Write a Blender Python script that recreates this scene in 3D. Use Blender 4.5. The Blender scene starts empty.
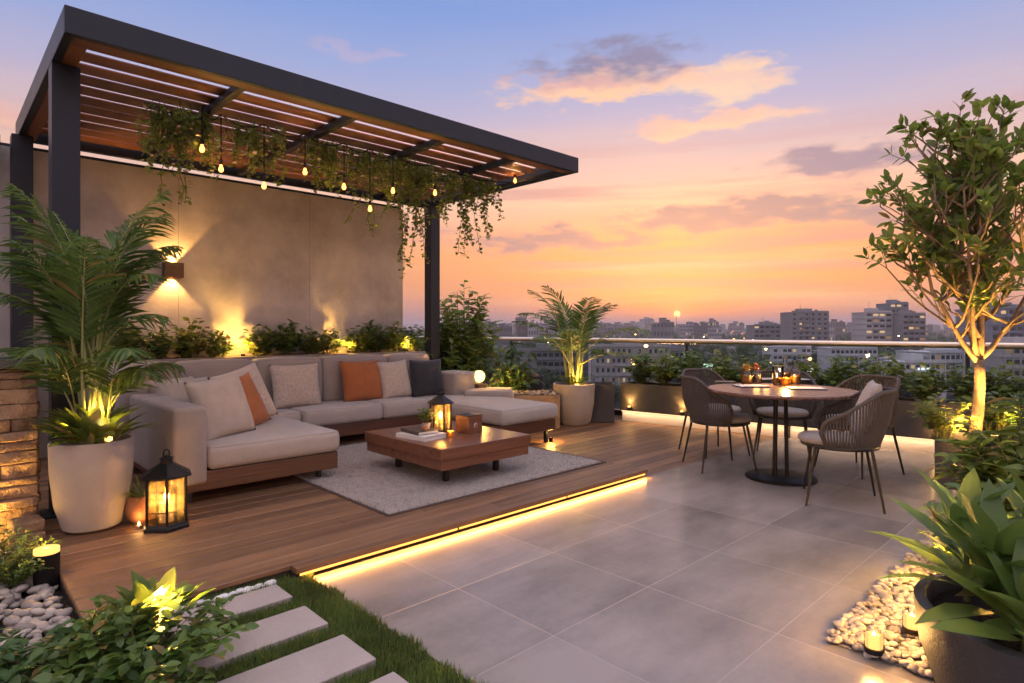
import bpy, bmesh, math, random
from mathutils import Vector, Matrix, noise
sc = bpy.context.scene
COL = sc.collection
PI = math.pi
R = random.Random(7)
HEAD = math.radians(46.25)
CH, SH = math.cos(HEAD), math.sin(HEAD)
CAM_H, F = 1.3, 607.0
def W(d, lat, z):                       # depth / lateral distance of the viewpoint -> world
    return Vector((d*CH + lat*SH, d*SH - lat*CH, z))
def P(px, py, z=0.0):
    d = F*(CAM_H - z)/(py - 328.0)
    return W(d, (px-512)/F*d, z)
def PD(px, d, z=0.0):
    return W(d, (px-512)/F*d, z)
def lin(c):
    return tuple(((v/255)/12.92 if v/255 <= .04045 else ((v/255+.055)/1.055)**2.4) for v in c)

# ------------------------------------------------------------------ materials
def new_mat(name):
    m = bpy.data.materials.new(name); m.use_nodes = True
    nt = m.node_tree; nt.nodes.clear()
    out = nt.nodes.new('ShaderNodeOutputMaterial')
    return m, nt, out
def nd(nt, typ, **kw):
    n = nt.nodes.new(typ)
    for k, v in kw.items():
        if k.startswith('i_'):
            key = k[2:]
            n.inputs[int(key) if key.isdigit() else key.replace('_', ' ')].default_value = v
        else: setattr(n, k, v)
    return n
def col4(c): return (c[0], c[1], c[2], 1)
def M(name, c1, c2=None, rough=.6, scale=4, bump=0, bscale=60, metal=0, spec=.5, island=0, coat=0, stretch=(1,1,1), detail=6, sheen=0, rvar=0, bump2=0, b2scale=8):
    m, nt, out = new_mat(name)
    L = nt.links
    b = nd(nt, 'ShaderNodeBsdfPrincipled'); L.new(b.outputs[0], out.inputs[0])
    b.inputs['Roughness'].default_value = rough; b.inputs['Metallic'].default_value = metal
    b.inputs['Specular IOR Level'].default_value = spec
    if coat: b.inputs['Coat Weight'].default_value = coat; b.inputs['Coat Roughness'].default_value = .12
    if sheen: b.inputs['Sheen Weight'].default_value = sheen
    tc = nd(nt, 'ShaderNodeTexCoord'); mp = nd(nt, 'ShaderNodeMapping'); mp.inputs['Scale'].default_value = stretch
    L.new(tc.outputs['Object'], mp.inputs[0])
    c2 = c2 or tuple(v*.8 for v in c1)
    n = nd(nt, 'ShaderNodeTexNoise', i_Scale=scale, i_Detail=detail, i_Roughness=.62); L.new(mp.outputs[0], n.inputs['Vector'])
    rp = nd(nt, 'ShaderNodeValToRGB'); rp.color_ramp.elements[0].position = .3; rp.color_ramp.elements[1].position = .7
    rp.color_ramp.elements[0].color = col4(c2); rp.color_ramp.elements[1].color = col4(c1)
    L.new(n.outputs['Fac'], rp.inputs[0]); cout = rp.outputs[0]
    if island:
        g = nd(nt, 'ShaderNodeNewGeometry'); mr = nd(nt, 'ShaderNodeMapRange'); mr.inputs[3].default_value = 1-island; mr.inputs[4].default_value = 1+island
        L.new(g.outputs['Random Per Island'], mr.inputs[0])
        hs = nd(nt, 'ShaderNodeHueSaturation'); L.new(mr.outputs[0], hs.inputs['Value']); L.new(cout, hs.inputs['Color']); cout = hs.outputs[0]
    L.new(cout, b.inputs['Base Color'])
    if rvar:
        mr2 = nd(nt, 'ShaderNodeMapRange'); mr2.inputs[3].default_value = rough-rvar; mr2.inputs[4].default_value = rough+rvar
        L.new(n.outputs['Fac'], mr2.inputs[0]); L.new(mr2.outputs[0], b.inputs['Roughness'])
    last = None
    for st, s in ((bump2, b2scale), (bump, bscale)):
        if st:
            n2 = nd(nt, 'ShaderNodeTexNoise', i_Scale=s, i_Detail=4.0); L.new(mp.outputs[0], n2.inputs['Vector'])
            bp = nd(nt, 'ShaderNodeBump', i_Strength=min(1, st), i_Distance=.01*max(1, st)); L.new(n2.outputs['Fac'], bp.inputs['Height'])
            if last: L.new(last, bp.inputs['Normal'])
            last = bp.outputs[0]
    if last: L.new(last, b.inputs['Normal'])
    return m
def leaf_mat(name, c1, c2, trans=.35, rough=.42, isl=.35):
    m, nt, out = new_mat(name); L = nt.links
    g = nd(nt, 'ShaderNodeNewGeometry')
    rp = nd(nt, 'ShaderNodeMix', data_type='RGBA'); rp.inputs[6].default_value = col4(c1); rp.inputs[7].default_value = col4(c2)
    L.new(g.outputs['Random Per Island'], rp.inputs[0])
    tc = nd(nt, 'ShaderNodeTexCoord'); n = nd(nt, 'ShaderNodeTexNoise', i_Scale=3.0, i_Detail=3.0); L.new(tc.outputs['Object'], n.inputs['Vector'])
    hs = nd(nt, 'ShaderNodeHueSaturation'); mr = nd(nt, 'ShaderNodeMapRange'); mr.inputs[1].default_value = .3; mr.inputs[2].default_value = .7; mr.inputs[3].default_value = .75; mr.inputs[4].default_value = 1.3
    gt = nd(nt, 'ShaderNodeMath', operation='GREATER_THAN'); gt.inputs[1].default_value = .955; L.new(g.outputs['Random Per Island'], gt.inputs[0])
    br = nd(nt, 'ShaderNodeMix', data_type='RGBA'); br.inputs[7].default_value = (.24,.17,.05,1); L.new(gt.outputs[0], br.inputs[0]); L.new(rp.outputs[2], br.inputs[6])
    L.new(n.outputs['Fac'], mr.inputs[0]); L.new(mr.outputs[0], hs.inputs['Value']); L.new(br.outputs[2], hs.inputs['Color'])
    b = nd(nt, 'ShaderNodeBsdfPrincipled', i_Roughness=rough); L.new(hs.outputs[0], b.inputs['Base Color'])
    t = nd(nt, 'ShaderNodeBsdfTranslucent'); hs2 = nd(nt, 'ShaderNodeHueSaturation', i_Value=1.5, i_Hue=.485); L.new(hs.outputs[0], hs2.inputs['Color']); L.new(hs2.outputs[0], t.inputs[0])
    mx = nd(nt, 'ShaderNodeMixShader', i_0=trans); L.new(b.outputs[0], mx.inputs[1]); L.new(t.outputs[0], mx.inputs[2]); L.new(mx.outputs[0], out.inputs[0])
    return m
def emit(name, c, s):
    m, nt, out = new_mat(name); e = nd(nt, 'ShaderNodeEmission', i_Strength=s); e.inputs[0].default_value = col4(c); nt.links.new(e.outputs[0], out.inputs[0]); return m
def glass_mat(name, tint=(1,1,1), refl=.08, rough=.0, alpha_col=(1,1,1)):
    m, nt, out = new_mat(name); L = nt.links
    t = nd(nt, 'ShaderNodeBsdfTransparent'); t.inputs[0].default_value = col4(tint)
    g = nd(nt, 'ShaderNodeBsdfGlossy', i_Roughness=rough)
    fr = nd(nt, 'ShaderNodeFresnel', i_IOR=1.45); ml = nd(nt, 'ShaderNodeMath', operation='MULTIPLY'); ml.inputs[1].default_value = refl/.04; ml.use_clamp = True
    L.new(fr.outputs[0], ml.inputs[0])
    mx = nd(nt, 'ShaderNodeMixShader'); L.new(ml.outputs[0], mx.inputs[0]); L.new(t.outputs[0], mx.inputs[1]); L.new(g.outputs[0], mx.inputs[2]); L.new(mx.outputs[0], out.inputs[0])
    return m
def wood_mat(name, c1, c2, axis=0, rough=.42, isl=.18, scale=1.0, coat=0):
    st = [22, 22, 22]; st[axis] = 1.3
    return M(name, c1, c2, rough=rough, scale=scale, stretch=tuple(st), bump=.25, bscale=2.0, island=isl, detail=8, rvar=.08, coat=coat)

WARM = (1.0, .50, .13)
LM = 3.7
YEL = (1.0, .54, .11)
mt = {}
mt['frame'] = M('charcoal_metal', (.020,.026,.036), (.016,.020,.028), rough=.42, scale=3, bump=.05, bscale=200, metal=.2, rvar=.08)
mt['slat'] = wood_mat('pergola_wood', (.27,.10,.05), (.15,.055,.028), 0, rough=.5, isl=.25)
mt['deck'] = wood_mat('deck_wood', (.25,.13,.062), (.13,.066,.034), 0, rough=.5, isl=.32)
mt['sofabase'] = wood_mat('sofa_wood', (.12,.05,.027), (.075,.03,.017), 0, rough=.4, isl=.05)
mt['tablewood'] = wood_mat('walnut', (.21,.09,.05), (.12,.05,.028), 0, rough=.3, isl=.1)
mt['roundwood'] = wood_mat('round_wood', (.17,.085,.062), (.11,.055,.042), 1, rough=.28, isl=.0)
mt['wall'] = M('plaster_concrete', (.70,.62,.55), (.36,.315,.28), rough=.85, scale=1.7, bump=.25, bscale=30, bump2=.4, b2scale=2.2, detail=9)
mt['fabric'] = M('taupe_fabric', (.38,.32,.275), (.33,.275,.235), rough=.95, scale=3, bump=.5, bscale=380, bump2=1.6, b2scale=6, sheen=.25)
mt['seatfab'] = M('seat_fabric', (.46,.395,.34), (.41,.35,.30), rough=.95, scale=3, bump=.5, bscale=380, bump2=1.8, b2scale=5, sheen=.25)
mt['pil_beige'] = M('beige_linen', (.52,.44,.36), (.44,.36,.29), rough=.95, scale=9, bump=.5, bscale=300, bump2=1, b2scale=9, sheen=.2)
mt['pil_cream'] = M('cream_boucle', (.60,.50,.41), (.42,.34,.27), rough=.95, scale=40, bump=1.2, bscale=70, bump2=.8, b2scale=9, sheen=.2)
mt['pil_rust'] = M('rust_fabric', (.42,.13,.03), (.34,.10,.022), rough=.85, scale=8, bump=.4, bscale=350, bump2=1, b2scale=8, sheen=.2)
mt['pil_navy'] = M('charcoal_fabric', (.028,.030,.038), (.022,.024,.03), rough=.9, scale=8, bump=.4, bscale=350, bump2=.8, b2scale=7, sheen=.2)
mt['rug'] = M('rug_wool', (.50,.43,.37), (.34,.28,.24), rough=1, scale=28, bump=2.5, bscale=110, bump2=1, b2scale=14, sheen=.3, detail=8)
mt['rugedge'] = M('rug_binding', (.12,.09,.08), rough=.95, bump=.4, bscale=200)
mt['concrete'] = M('pale_concrete', (.42,.36,.31), (.33,.28,.24), rough=.75, scale=4, bump=.3, bscale=60, bump2=.3, b2scale=6, detail=8)
mt['darkpot'] = M('dark_concrete', (.060,.058,.060), (.038,.037,.040), rough=.6, scale=5, bump=.4, bscale=90, detail=8)
mt['planter'] = M('planter_grey', (.062,.057,.058), (.045,.042,.043), rough=.6, scale=3, bump=.2, bscale=90, detail=8)
mt['plinth'] = M('plinth_render', (.55,.47,.40), (.46,.39,.33), rough=.8, scale=3, bump=.2, bscale=60)
mt['terra'] = M('terracotta', (.45,.19,.09), (.36,.14,.06), rough=.75, scale=9, bump=.3, bscale=90)
mt['soil'] = M('soil', (.035,.022,.014), (.015,.01,.008), rough=1, scale=30, bump=2, bscale=60)
mt['stone'] = M('ledge_stone', (.34,.22,.13), (.19,.12,.07), rough=.9, scale=9, bump=1.5, bscale=35, bump2=1.5, b2scale=9, island=.3, detail=9)
mt['cap'] = M('stone_cap', (.10,.085,.08), (.07,.06,.058), rough=.6, scale=6, bump=.3, bscale=60)
mt['ledge'] = M('ledge_render', (.30,.25,.21), (.24,.2,.17), rough=.8, scale=4, bump=.3, bscale=60)
mt['pebble'] = M('pebble', (.47,.40,.33), (.25,.205,.165), rough=.6, scale=3, bump=.15, bscale=60, island=.35)
mt['whitestone'] = M('white_stone', (.72,.70,.66), (.55,.52,.48), rough=.6, scale=8, bump=.5, bscale=50, island=.2)
mt['slab'] = M('paving_slab', (.44,.37,.33), (.36,.30,.265), rough=.62, scale=3, bump=.3, bscale=70, bump2=.25, b2scale=5, detail=9)
mt['black'] = M('black_metal', (.018,.016,.015), (.012,.011,.01), rough=.4, scale=9, metal=.5)
mt['chairmetal'] = M('brown_metal', (.034,.028,.025), (.025,.021,.019), rough=.4, scale=9, metal=.4)
mt['rope'] = M('rope', (.125,.105,.095), (.08,.067,.06), rough=.85, scale=60, bump=.8, bscale=300)
mt['cushgrey'] = M('grey_cushion', (.36,.31,.28), (.30,.26,.235), rough=.95, scale=6, bump=.5, bscale=300, sheen=.2)
mt['knit'] = M('pale_knit', (.55,.50,.48), (.33,.29,.27), rough=.95, scale=70, bump=1.5, bscale=120, sheen=.2)
mt['steel'] = M('brushed_rail', (.85,.70,.55), (.75,.62,.48), rough=.38, scale=4, metal=1, bump=.05, bscale=80)
mt['bark'] = M('pale_bark', (.34,.235,.14), (.17,.11,.065), rough=.8, scale=14, bump=1.2, bscale=40, stretch=(1,1,.35), detail=9)
mt['stem'] = M('green_stem', (.16,.17,.05), (.09,.09,.03), rough=.6, scale=10)
mt['palmstem'] = M('palm_stem', (.42,.42,.13), (.24,.24,.08), rough=.55, scale=14, stretch=(1,1,.4), bump=.4, bscale=40)
mt['paper'] = M('paper', (.72,.68,.63), (.66,.62,.57), rough=.6, scale=3)
mt['bookcover'] = M('book_cover', (.10,.07,.055), rough=.6, scale=5)
mt['ceramic'] = M('ceramic', (.65,.56,.48), rough=.35, scale=5)
mt['dark'] = M('dark_plate', (.05,.04,.035), rough=.35, scale=5)
mt['amber'] = None
G1 = (.075,.15,.028); G2 = (.15,.22,.045)
mt['leaf'] = leaf_mat('leaf_green', G1, G2)
mt['leaf_dark'] = leaf_mat('leaf_dark', (.045,.105,.025), (.09,.165,.04))
mt['leaf_lime'] = leaf_mat('leaf_lime', (.11,.18,.028), (.21,.26,.05), trans=.45)
mt['leaf_palm'] = leaf_mat('leaf_palm', (.06,.13,.025), (.13,.20,.045), trans=.35)
mt['leaf_tree'] = leaf_mat('leaf_tree', (.11,.18,.03), (.20,.25,.05), trans=.55)
mt['vine'] = leaf_mat('vine_leaf', (.16,.24,.045), (.30,.34,.09), trans=.5)
mt['grass'] = leaf_mat('grass_blade', (.06,.125,.022), (.20,.25,.06), trans=.4, rough=.6)
mt['blossom'] = M('blossom', (.72,.55,.42), (.6,.42,.3), rough=.7, scale=5)
mt['bulb'] = emit('bulb_glow', (1,.44,.10), 4.2)
mt['lamp'] = emit('lamp_glow', (1,.46,.11), 5)
mt['lampsoft'] = emit('lamp_soft', (1,.46,.12), 2.2)
mt['flame'] = emit('flame', (1,.66,.28), 25)
mt['led'] = emit('led_strip', (1,.42,.08), 2.6)
mt['ledwall'] = emit('led_wall', (1,.86,.74), 1.4)
mt['glass'] = glass_mat('clear_glass', (.97,.98,.98), .015)
mt['tableglass'] = glass_mat('table_glass', (.95,.96,.96), .09)
mt['railglass'] = glass_mat('rail_glass', (.84,.89,.90), .08)
def amber_mat():
    m, nt, out = new_mat('amber_glass'); L = nt.links
    b = nd(nt, 'ShaderNodeBsdfPrincipled', i_Roughness=.08); b.inputs['Base Color'].default_value = (1,.42,.05,1)
    b.inputs['Transmission Weight'].default_value = .6; b.inputs['IOR'].default_value = 1.2
    L.new(b.outputs[0], out.inputs[0]); return m
mt['amber'] = amber_mat()
mt['langlass'] = None
mt['wax'] = M('wax', (.85,.62,.35), rough=.5, scale=5)

def lantern_glass():
    m, nt, out = new_mat('lantern_glass'); L = nt.links
    t = nd(nt, 'ShaderNodeBsdfTransparent'); t.inputs[0].default_value = (1,.93,.8,1); tr_ = nd(nt, 'ShaderNodeBsdfTranslucent'); tr_.inputs[0].default_value = (1,.72,.38,1)
    mx = nd(nt, 'ShaderNodeMixShader', i_0=.30); L.new(t.outputs[0], mx.inputs[1]); L.new(tr_.outputs[0], mx.inputs[2]); L.new(mx.outputs[0], out.inputs[0]); return m
mt['langlass'] = lantern_glass()
def tile_mat():
    m, nt, out = new_mat('floor_tile'); L = nt.links
    tc = nd(nt, 'ShaderNodeTexCoord'); mp = nd(nt, 'ShaderNodeMapping'); mp.inputs['Location'].default_value = (.2, .205, 0)
    L.new(tc.outputs['Object'], mp.inputs[0])
    br = nd(nt, 'ShaderNodeTexBrick', offset=0.0, squash=1.0); br.inputs['Scale'].default_value = 1.0
    br.inputs['Brick Width'].default_value = .70; br.inputs['Row Height'].default_value = .645; br.inputs['Mortar Size'].default_value = .003; br.inputs['Mortar Smooth'].default_value = .2
    br.inputs['Color1'].default_value = (0,0,0,1); br.inputs['Color2'].default_value = (1,1,1,1); br.inputs['Mortar'].default_value = (.5,.5,.5,1)
    L.new(mp.outputs[0], br.inputs['Vector'])
    n1 = nd(nt, 'ShaderNodeTexNoise', i_Scale=1.1, i_Detail=7.0, i_Roughness=.6); L.new(tc.outputs['Object'], n1.inputs['Vector'])
    mp2 = nd(nt, 'ShaderNodeMapping'); mp2.inputs['Scale'].default_value = (.9, 2.6, 1); mp2.inputs['Rotation'].default_value = (0,0,.25); L.new(tc.outputs['Object'], mp2.inputs[0])
    n2 = nd(nt, 'ShaderNodeTexNoise', i_Scale=1.3, i_Detail=5.0, i_Roughness=.55); L.new(mp2.outputs[0], n2.inputs['Vector'])
    ad = nd(nt, 'ShaderNodeMath', operation='ADD'); L.new(n1.outputs[0], ad.inputs[0]); L.new(n2.outputs[0], ad.inputs[1])
    sc_ = nd(nt, 'ShaderNodeMath', operation='MULTIPLY_ADD'); sc_.inputs[1].default_value = .30; L.new(br.outputs['Color'], sc_.inputs[0]); L.new(ad.outputs[0], sc_.inputs[2])
    n5 = nd(nt, 'ShaderNodeTexNoise', i_Scale=26.0, i_Detail=6.0, i_Roughness=.7); L.new(tc.outputs['Object'], n5.inputs['Vector'])
    sc2 = nd(nt, 'ShaderNodeMath', operation='MULTIPLY_ADD'); sc2.inputs[1].default_value = .28; L.new(n5.outputs[0], sc2.inputs[0]); L.new(sc_.outputs[0], sc2.inputs[2]); sc_ = sc2
    mr = nd(nt, 'ShaderNodeMapRange'); mr.inputs[1].default_value = .92; mr.inputs[2].default_value = 1.52; L.new(sc_.outputs[0], mr.inputs[0])
    mx = nd(nt, 'ShaderNodeMix', data_type='RGBA'); mx.inputs[6].default_value = (.165,.140,.122,1); mx.inputs[7].default_value = (.33,.285,.25,1); L.new(mr.outputs[0], mx.inputs[0])
    mx2 = nd(nt, 'ShaderNodeMix', data_type='RGBA'); mx2.inputs[7].default_value = (.37,.325,.295,1); L.new(br.outputs['Fac'], mx2.inputs[0]); L.new(mx.outputs[2], mx2.inputs[6])
    b = nd(nt, 'ShaderNodeBsdfPrincipled'); L.new(mx2.outputs[2], b.inputs['Base Color']); L.new(b.outputs[0], out.inputs[0])
    rr = nd(nt, 'ShaderNodeMapRange'); rr.inputs[1].default_value = .7; rr.inputs[2].default_value = 1.4; rr.inputs[3].default_value = .24; rr.inputs[4].default_value = .42; L.new(ad.outputs[0], rr.inputs[0]); b.inputs['Roughness'].default_value = .24
    inv = nd(nt, 'ShaderNodeMath', operation='SUBTRACT'); inv.inputs[0].default_value = 1; L.new(br.outputs['Fac'], inv.inputs[1])
    bp = nd(nt, 'ShaderNodeBump', i_Strength=.5, i_Distance=.002); L.new(inv.outputs[0], bp.inputs['Height'])
    n3 = nd(nt, 'ShaderNodeTexNoise', i_Scale=7.0, i_Detail=5.0); L.new(tc.outputs['Object'], n3.inputs['Vector'])
    bp2 = nd(nt, 'ShaderNodeBump', i_Strength=.12, i_Distance=.004); L.new(n3.outputs[0], bp2.inputs['Height']); L.new(bp.outputs[0], bp2.inputs['Normal'])
    L.new(bp2.outputs[0], b.inputs['Normal'])
    return m
mt['tile'] = tile_mat()

# ------------------------------------------------------------------ mesh builder
class MB:
    def __init__(s): s.v = []; s.f = []
    def add(s, vs, fs):
        o = len(s.v); s.v.extend(tuple(v) for v in vs); s.f.extend(tuple(i+o for i in f) for f in fs); return s
    def box(s, c, size, rot=0, taper=1.0):
        x, y, z = size[0]/2, size[1]/2, size[2]/2; cr, sr = math.cos(rot), math.sin(rot); vs = []
        for dz in (-z, z):
            k = taper if dz > 0 else 1
            for dx, dy in ((-x,-y),(x,-y),(x,y),(-x,y)):
                dx *= k; dy *= k
                vs.append((c[0]+dx*cr-dy*sr, c[1]+dx*sr+dy*cr, c[2]+dz))
        return s.add(vs, [(3,2,1,0),(4,5,6,7),(0,1,5,4),(1,2,6,5),(2,3,7,6),(3,0,4,7)])
    def bx(s, x0, x1, y0, y1, z0, z1): return s.box(((x0+x1)/2,(y0+y1)/2,(z0+z1)/2), (x1-x0,y1-y0,z1-z0))
    def rbox(s, c, size, r=.02, seg=3, rot=0, puff=0, sub=0):
        bm = bmesh.new(); bmesh.ops.create_cube(bm, size=1)
        for v in bm.verts: v.co = Vector((v.co.x*size[0], v.co.y*size[1], v.co.z*size[2]))
        bmesh.ops.bevel(bm, geom=bm.edges[:], offset=min(r, min(size)*.49), segments=seg, affect='EDGES', profile=.5)
        if sub:
            es = [e for e in bm.edges if e.calc_length() > max(size)*.3]
            bmesh.ops.subdivide_edges(bm, edges=[e for e in bm.edges if e.calc_length() > .08], cuts=sub, use_grid_fill=True)
        if puff:
            for v in bm.verts:
                a = [v.co[i]/(size[i]/2) for i in range(3)]
                for i in range(3):
                    j, k = (i+1) % 3, (i+2) % 3
                    v.co[i] += a[i]*puff*(1-min(1,a[j]**2))*(1-min(1,a[k]**2))*(1+.3*noise.noise(Vector((v.co.x*3+c[0], v.co.y*3+c[1], v.co.z*3))))
        m = Matrix.Translation(Vector(c)) @ (rot if isinstance(rot, Matrix) else Matrix.Rotation(rot, 4, 'Z'))
        bm.verts.index_update()
        s.add([m @ v.co for v in bm.verts], [[v.index for v in f.verts] for f in bm.faces]); bm.free(); return s
    def tube(s, pts, r, n=8, caps=True):
        pts = [Vector(p) for p in pts]; rs = r if isinstance(r, (list, tuple)) else [r]*len(pts)
        vs = []; up = Vector((0,0,1)); prev = None
        for i, p in enumerate(pts):
            t = (pts[min(i+1, len(pts)-1)] - pts[max(i-1, 0)])
            t = t.normalized() if t.length > 1e-9 else Vector((0,0,1))
            if prev is None: a = t.cross(Vector((1,0,0)) if abs(t.z) > .9 else up).normalized()
            else:
                a = prev - t*prev.dot(t); a = a.normalized() if a.length > 1e-6 else t.orthogonal().normalized()
            prev = a; b = t.cross(a)
            for k in range(n):
                q = 2*PI*k/n; vs.append(p + (a*math.cos(q) + b*math.sin(q))*rs[i])
        fs = []
        for i in range(len(pts)-1):
            for k in range(n):
                k2 = (k+1) % n; fs.append((i*n+k, i*n+k2, (i+1)*n+k2, (i+1)*n+k))
        if caps: fs.append(tuple(range(n-1, -1, -1))); fs.append(tuple((len(pts)-1)*n+k for k in range(n)))
        return s.add(vs, fs)
    def lathe(s, prof, n=32, c=(0,0,0), ang0=0):
        vs = []; fs = []
        for r, z in prof:
            for k in range(n):
                a = 2*PI*k/n + ang0; vs.append((c[0]+r*math.cos(a), c[1]+r*math.sin(a), c[2]+z))
        for i in range(len(prof)-1):
            for k in range(n):
                k2 = (k+1) % n; fs.append((i*n+k, i*n+k2, (i+1)*n+k2, (i+1)*n+k))
        if prof[0][0] > 1e-4: fs.append(tuple(range(n-1, -1, -1)))
        if prof[-1][0] > 1e-4: fs.append(tuple((len(prof)-1)*n+k for k in range(n)))
        return s.add(vs, fs)
    def blob(s, c, r, seed=0, amp=.2, sub=1, sq=(1,1,1)):
        bm = bmesh.new(); bmesh.ops.create_icosphere(bm, subdivisions=sub, radius=1)
        vs = []
        for v in bm.verts:
            k = 1+amp*noise.noise(v.co*1.3+Vector((seed*3.1, seed*1.7, seed))); vs.append((c[0]+v.co.x*k*r*sq[0], c[1]+v.co.y*k*r*sq[1], c[2]+v.co.z*k*r*sq[2]))
        s.add(vs, [[v.index for v in f.verts] for f in bm.faces]); bm.free(); return s
    def leaf(s, p, d, n, L, Wd, curl=.2, fold=.2, seg=3):
        p = Vector(p); d = Vector(d).normalized(); n = Vector(n); n = (n - d*n.dot(d)); n = n.normalized() if n.length > 1e-5 else d.orthogonal().normalized(); sd = d.cross(n)
        if seg == 1:
            m = p + d*L*.45 - n*fold*Wd*.5
            return s.add([p, m+sd*Wd/2+n*fold*Wd*.5, p+d*L-n*curl*L, m-sd*Wd/2+n*fold*Wd*.5], [(0,1,2),(0,2,3)])
        ts = {2: (.35,.75), 3: (.2,.5,.8)}[seg]; ws = {2: (.9,.7), 3: (.7,1,.62)}[seg]
        vs = [p]; fs = []
        for t, w in zip(ts, ws):
            m = p + d*L*t - n*curl*L*t*t; h = Wd/2*w
            vs += [m+sd*h+n*fold*h, m, m-sd*h+n*fold*h]
        vs.append(p + d*L - n*curl*L); k = len(vs)-1
        fs += [(0,1,2),(0,2,3)]
        for i in range(len(ts)-1):
            a = 1+3*i; fs += [(a,a+3,a+4,a+1),(a+1,a+4,a+5,a+2)]
        a = 1+3*(len(ts)-1); fs += [(a,k,a+1),(a+1,k,a+2)]
        return s.add(vs, fs)
    def build(s, name, mat, parent=None, smooth=False, loc=None, mod=None):
        me = bpy.data.meshes.new(name)
        vs = s.v
        if loc is not None: vs = [(v[0]-loc[0], v[1]-loc[1], v[2]-loc[2]) for v in vs]
        me.from_pydata(vs, [], s.f); me.materials.append(mt[mat] if isinstance(mat, str) else mat)
        if smooth:
            me.polygons.foreach_set('use_smooth', [True]*len(me.polygons))
            if smooth == 2:
                try: me.set_sharp_from_angle(angle=math.radians(40))
                except Exception: pass
        me.update()
        o = bpy.data.objects.new(name, me); COL.objects.link(o)
        if parent: o.parent = parent
        if loc is not None: o.location = loc
        return o
def tag(o, label, cat, group=None, kind=None):
    if label: o['label'] = label
    if cat: o['category'] = cat
    if group: o['group'] = group
    if kind: o['kind'] = kind
    return o
def thing(name, label, cat, loc=(0,0,0), rot=0, group=None):
    o = bpy.data.objects.new(name, None); o.empty_display_size = .1; COL.objects.link(o)
    o.location = loc; o.rotation_euler = (0,0,rot); return tag(o, label, cat, group)
def struct(o): o['kind'] = 'structure'; return o
def dup(root, loc, rot=0, label=None, scale=None):
    r = root.copy(); COL.objects.link(r); r.location = loc; r.rotation_euler = (0,0,rot)
    if label: r['label'] = label
    if scale: r.scale = (scale,)*3 if not isinstance(scale, tuple) else scale
    for ch in list(root.children):
        c = ch.copy(); COL.objects.link(c); c.parent = r
        for g in list(ch.children):
            d = g.copy(); COL.objects.link(d); d.parent = c
    return r
def point(parent, loc, power, rad=.02, c=WARM):
    l = bpy.data.lights.new('lamp_light', 'POINT'); l.energy = power*LM; l.color = c; l.shadow_soft_size = rad
    o = bpy.data.objects.new('lamp_light', l); COL.objects.link(o); o.location = loc
    if parent: o.parent = parent
    return o
def spot(parent, loc, to, power, ang=70, blend=.6, rad=.02, c=WARM):
    l = bpy.data.lights.new('lamp_light', 'SPOT'); l.energy = power*LM; l.color = c; l.shadow_soft_size = rad; l.spot_size = math.radians(ang); l.spot_blend = blend
    o = bpy.data.objects.new('lamp_light', l); COL.objects.link(o); o.location = loc
    o.rotation_euler = (Vector(to)-Vector(loc)).to_track_quat('-Z', 'Y').to_euler()
    if parent: o.parent = parent
    return o
def rv(s=1): return Vector((R.uniform(-s,s), R.uniform(-s,s), R.uniform(-s,s)))

# ------------------------------------------------------------------ ground and floors
DZ = .06
struct(MB().bx(-6000,6000,-6000,6000,-26,-24).build('ground', M('city_ground', (.035,.04,.035), (.018,.022,.02), rough=1, scale=.02)))
struct(MB().bx(-3.2,7.62,-3.2,10.5,-23.9,-.30).build('rooftop_slab', 'ledge'))
t_ = MB().bx(1.43,7.5,-3,3.02,-.295,0); t_.bx(-3,1.43,-3,1.35,-.295,-.001)
fl = struct(t_.build('tile_floor', 'tile'))
lw = MB()
y = 3.023
while y < 10.3:
    x = 4.40 - R.uniform(0, .02); 
    cuts = [4.4] + sorted(R.uniform(4.8, 8.2) for _ in range(1)) + [7.5]
    cuts = [c for c in cuts if c <= 7.5]
    for a, b in zip(cuts[:-1], cuts[1:]): lw.bx(a, b-.003, y, y+.1375, -.28, -.002)
    y += .143
struct(lw.build('lower_deck', 'deck'))
dk = MB()
y = 3.02
i = 0
while y < 7.3:
    x0 = 1.36 if y < 3.09 else .47
    yb = y+.139
    cuts = [x0, R.uniform(1.9, 3.9), 4.54]
    if i == 0: dk.bx(1.36, 4.54, 3.02, 3.09, DZ-.028, DZ); y = 3.093; i = 1; continue
    for a, b in zip(cuts[:-1], cuts[1:]): dk.rbox(((a+b-.003)/2,(y+yb)/2,DZ-.014), (b-a-.003, .1365, .028), r=.004, seg=1)
    y += .143; i += 1
dk.build('deck', 'deck')['kind'] = 'structure'
sb = MB().bx(.47,4.50,3.10,7.3,-.28,DZ-.03); sb.bx(1.36,4.50,3.055,3.10,-.28,DZ-.03)
struct(sb.build('deck_base', 'dark'))
r_ = thing('led_strip_light', 'glowing warm linear light running under the front edge of the raised wooden deck', 'strip light', (2.95,3.04,.02))
MB().box((0,0,0), (3.14,.012,.014)).build('diffuser', 'led', r_)
MB().box((0,.010,.0), (3.16,.008,.026)).build('channel', 'chairmetal', r_)
for x in (-1.575,-.52,.53,1.575): MB().box((x,-.001,0), (.012,.014,.018)).build('joint_cap', 'chairmetal', r_)
l = bpy.data.lights.new('strip_light', 'AREA'); l.shape = 'RECTANGLE'; l.size = 3.1; l.size_y = .02; l.energy = 12; l.color = (1,.40,.07)
o = bpy.data.objects.new('strip_light', l); COL.objects.link(o); o.parent = r_; o.location = (0,-.030,.010); o.rotation_euler = (math.radians(-60),0,0)
lg = MB().bx(-3,1.43,1.35,3.02,-.295,-.02); lg.bx(-3,.47,3.02,7.3,-.295,-.02); struct(lg.build('planting_bed', 'soil'))
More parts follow.
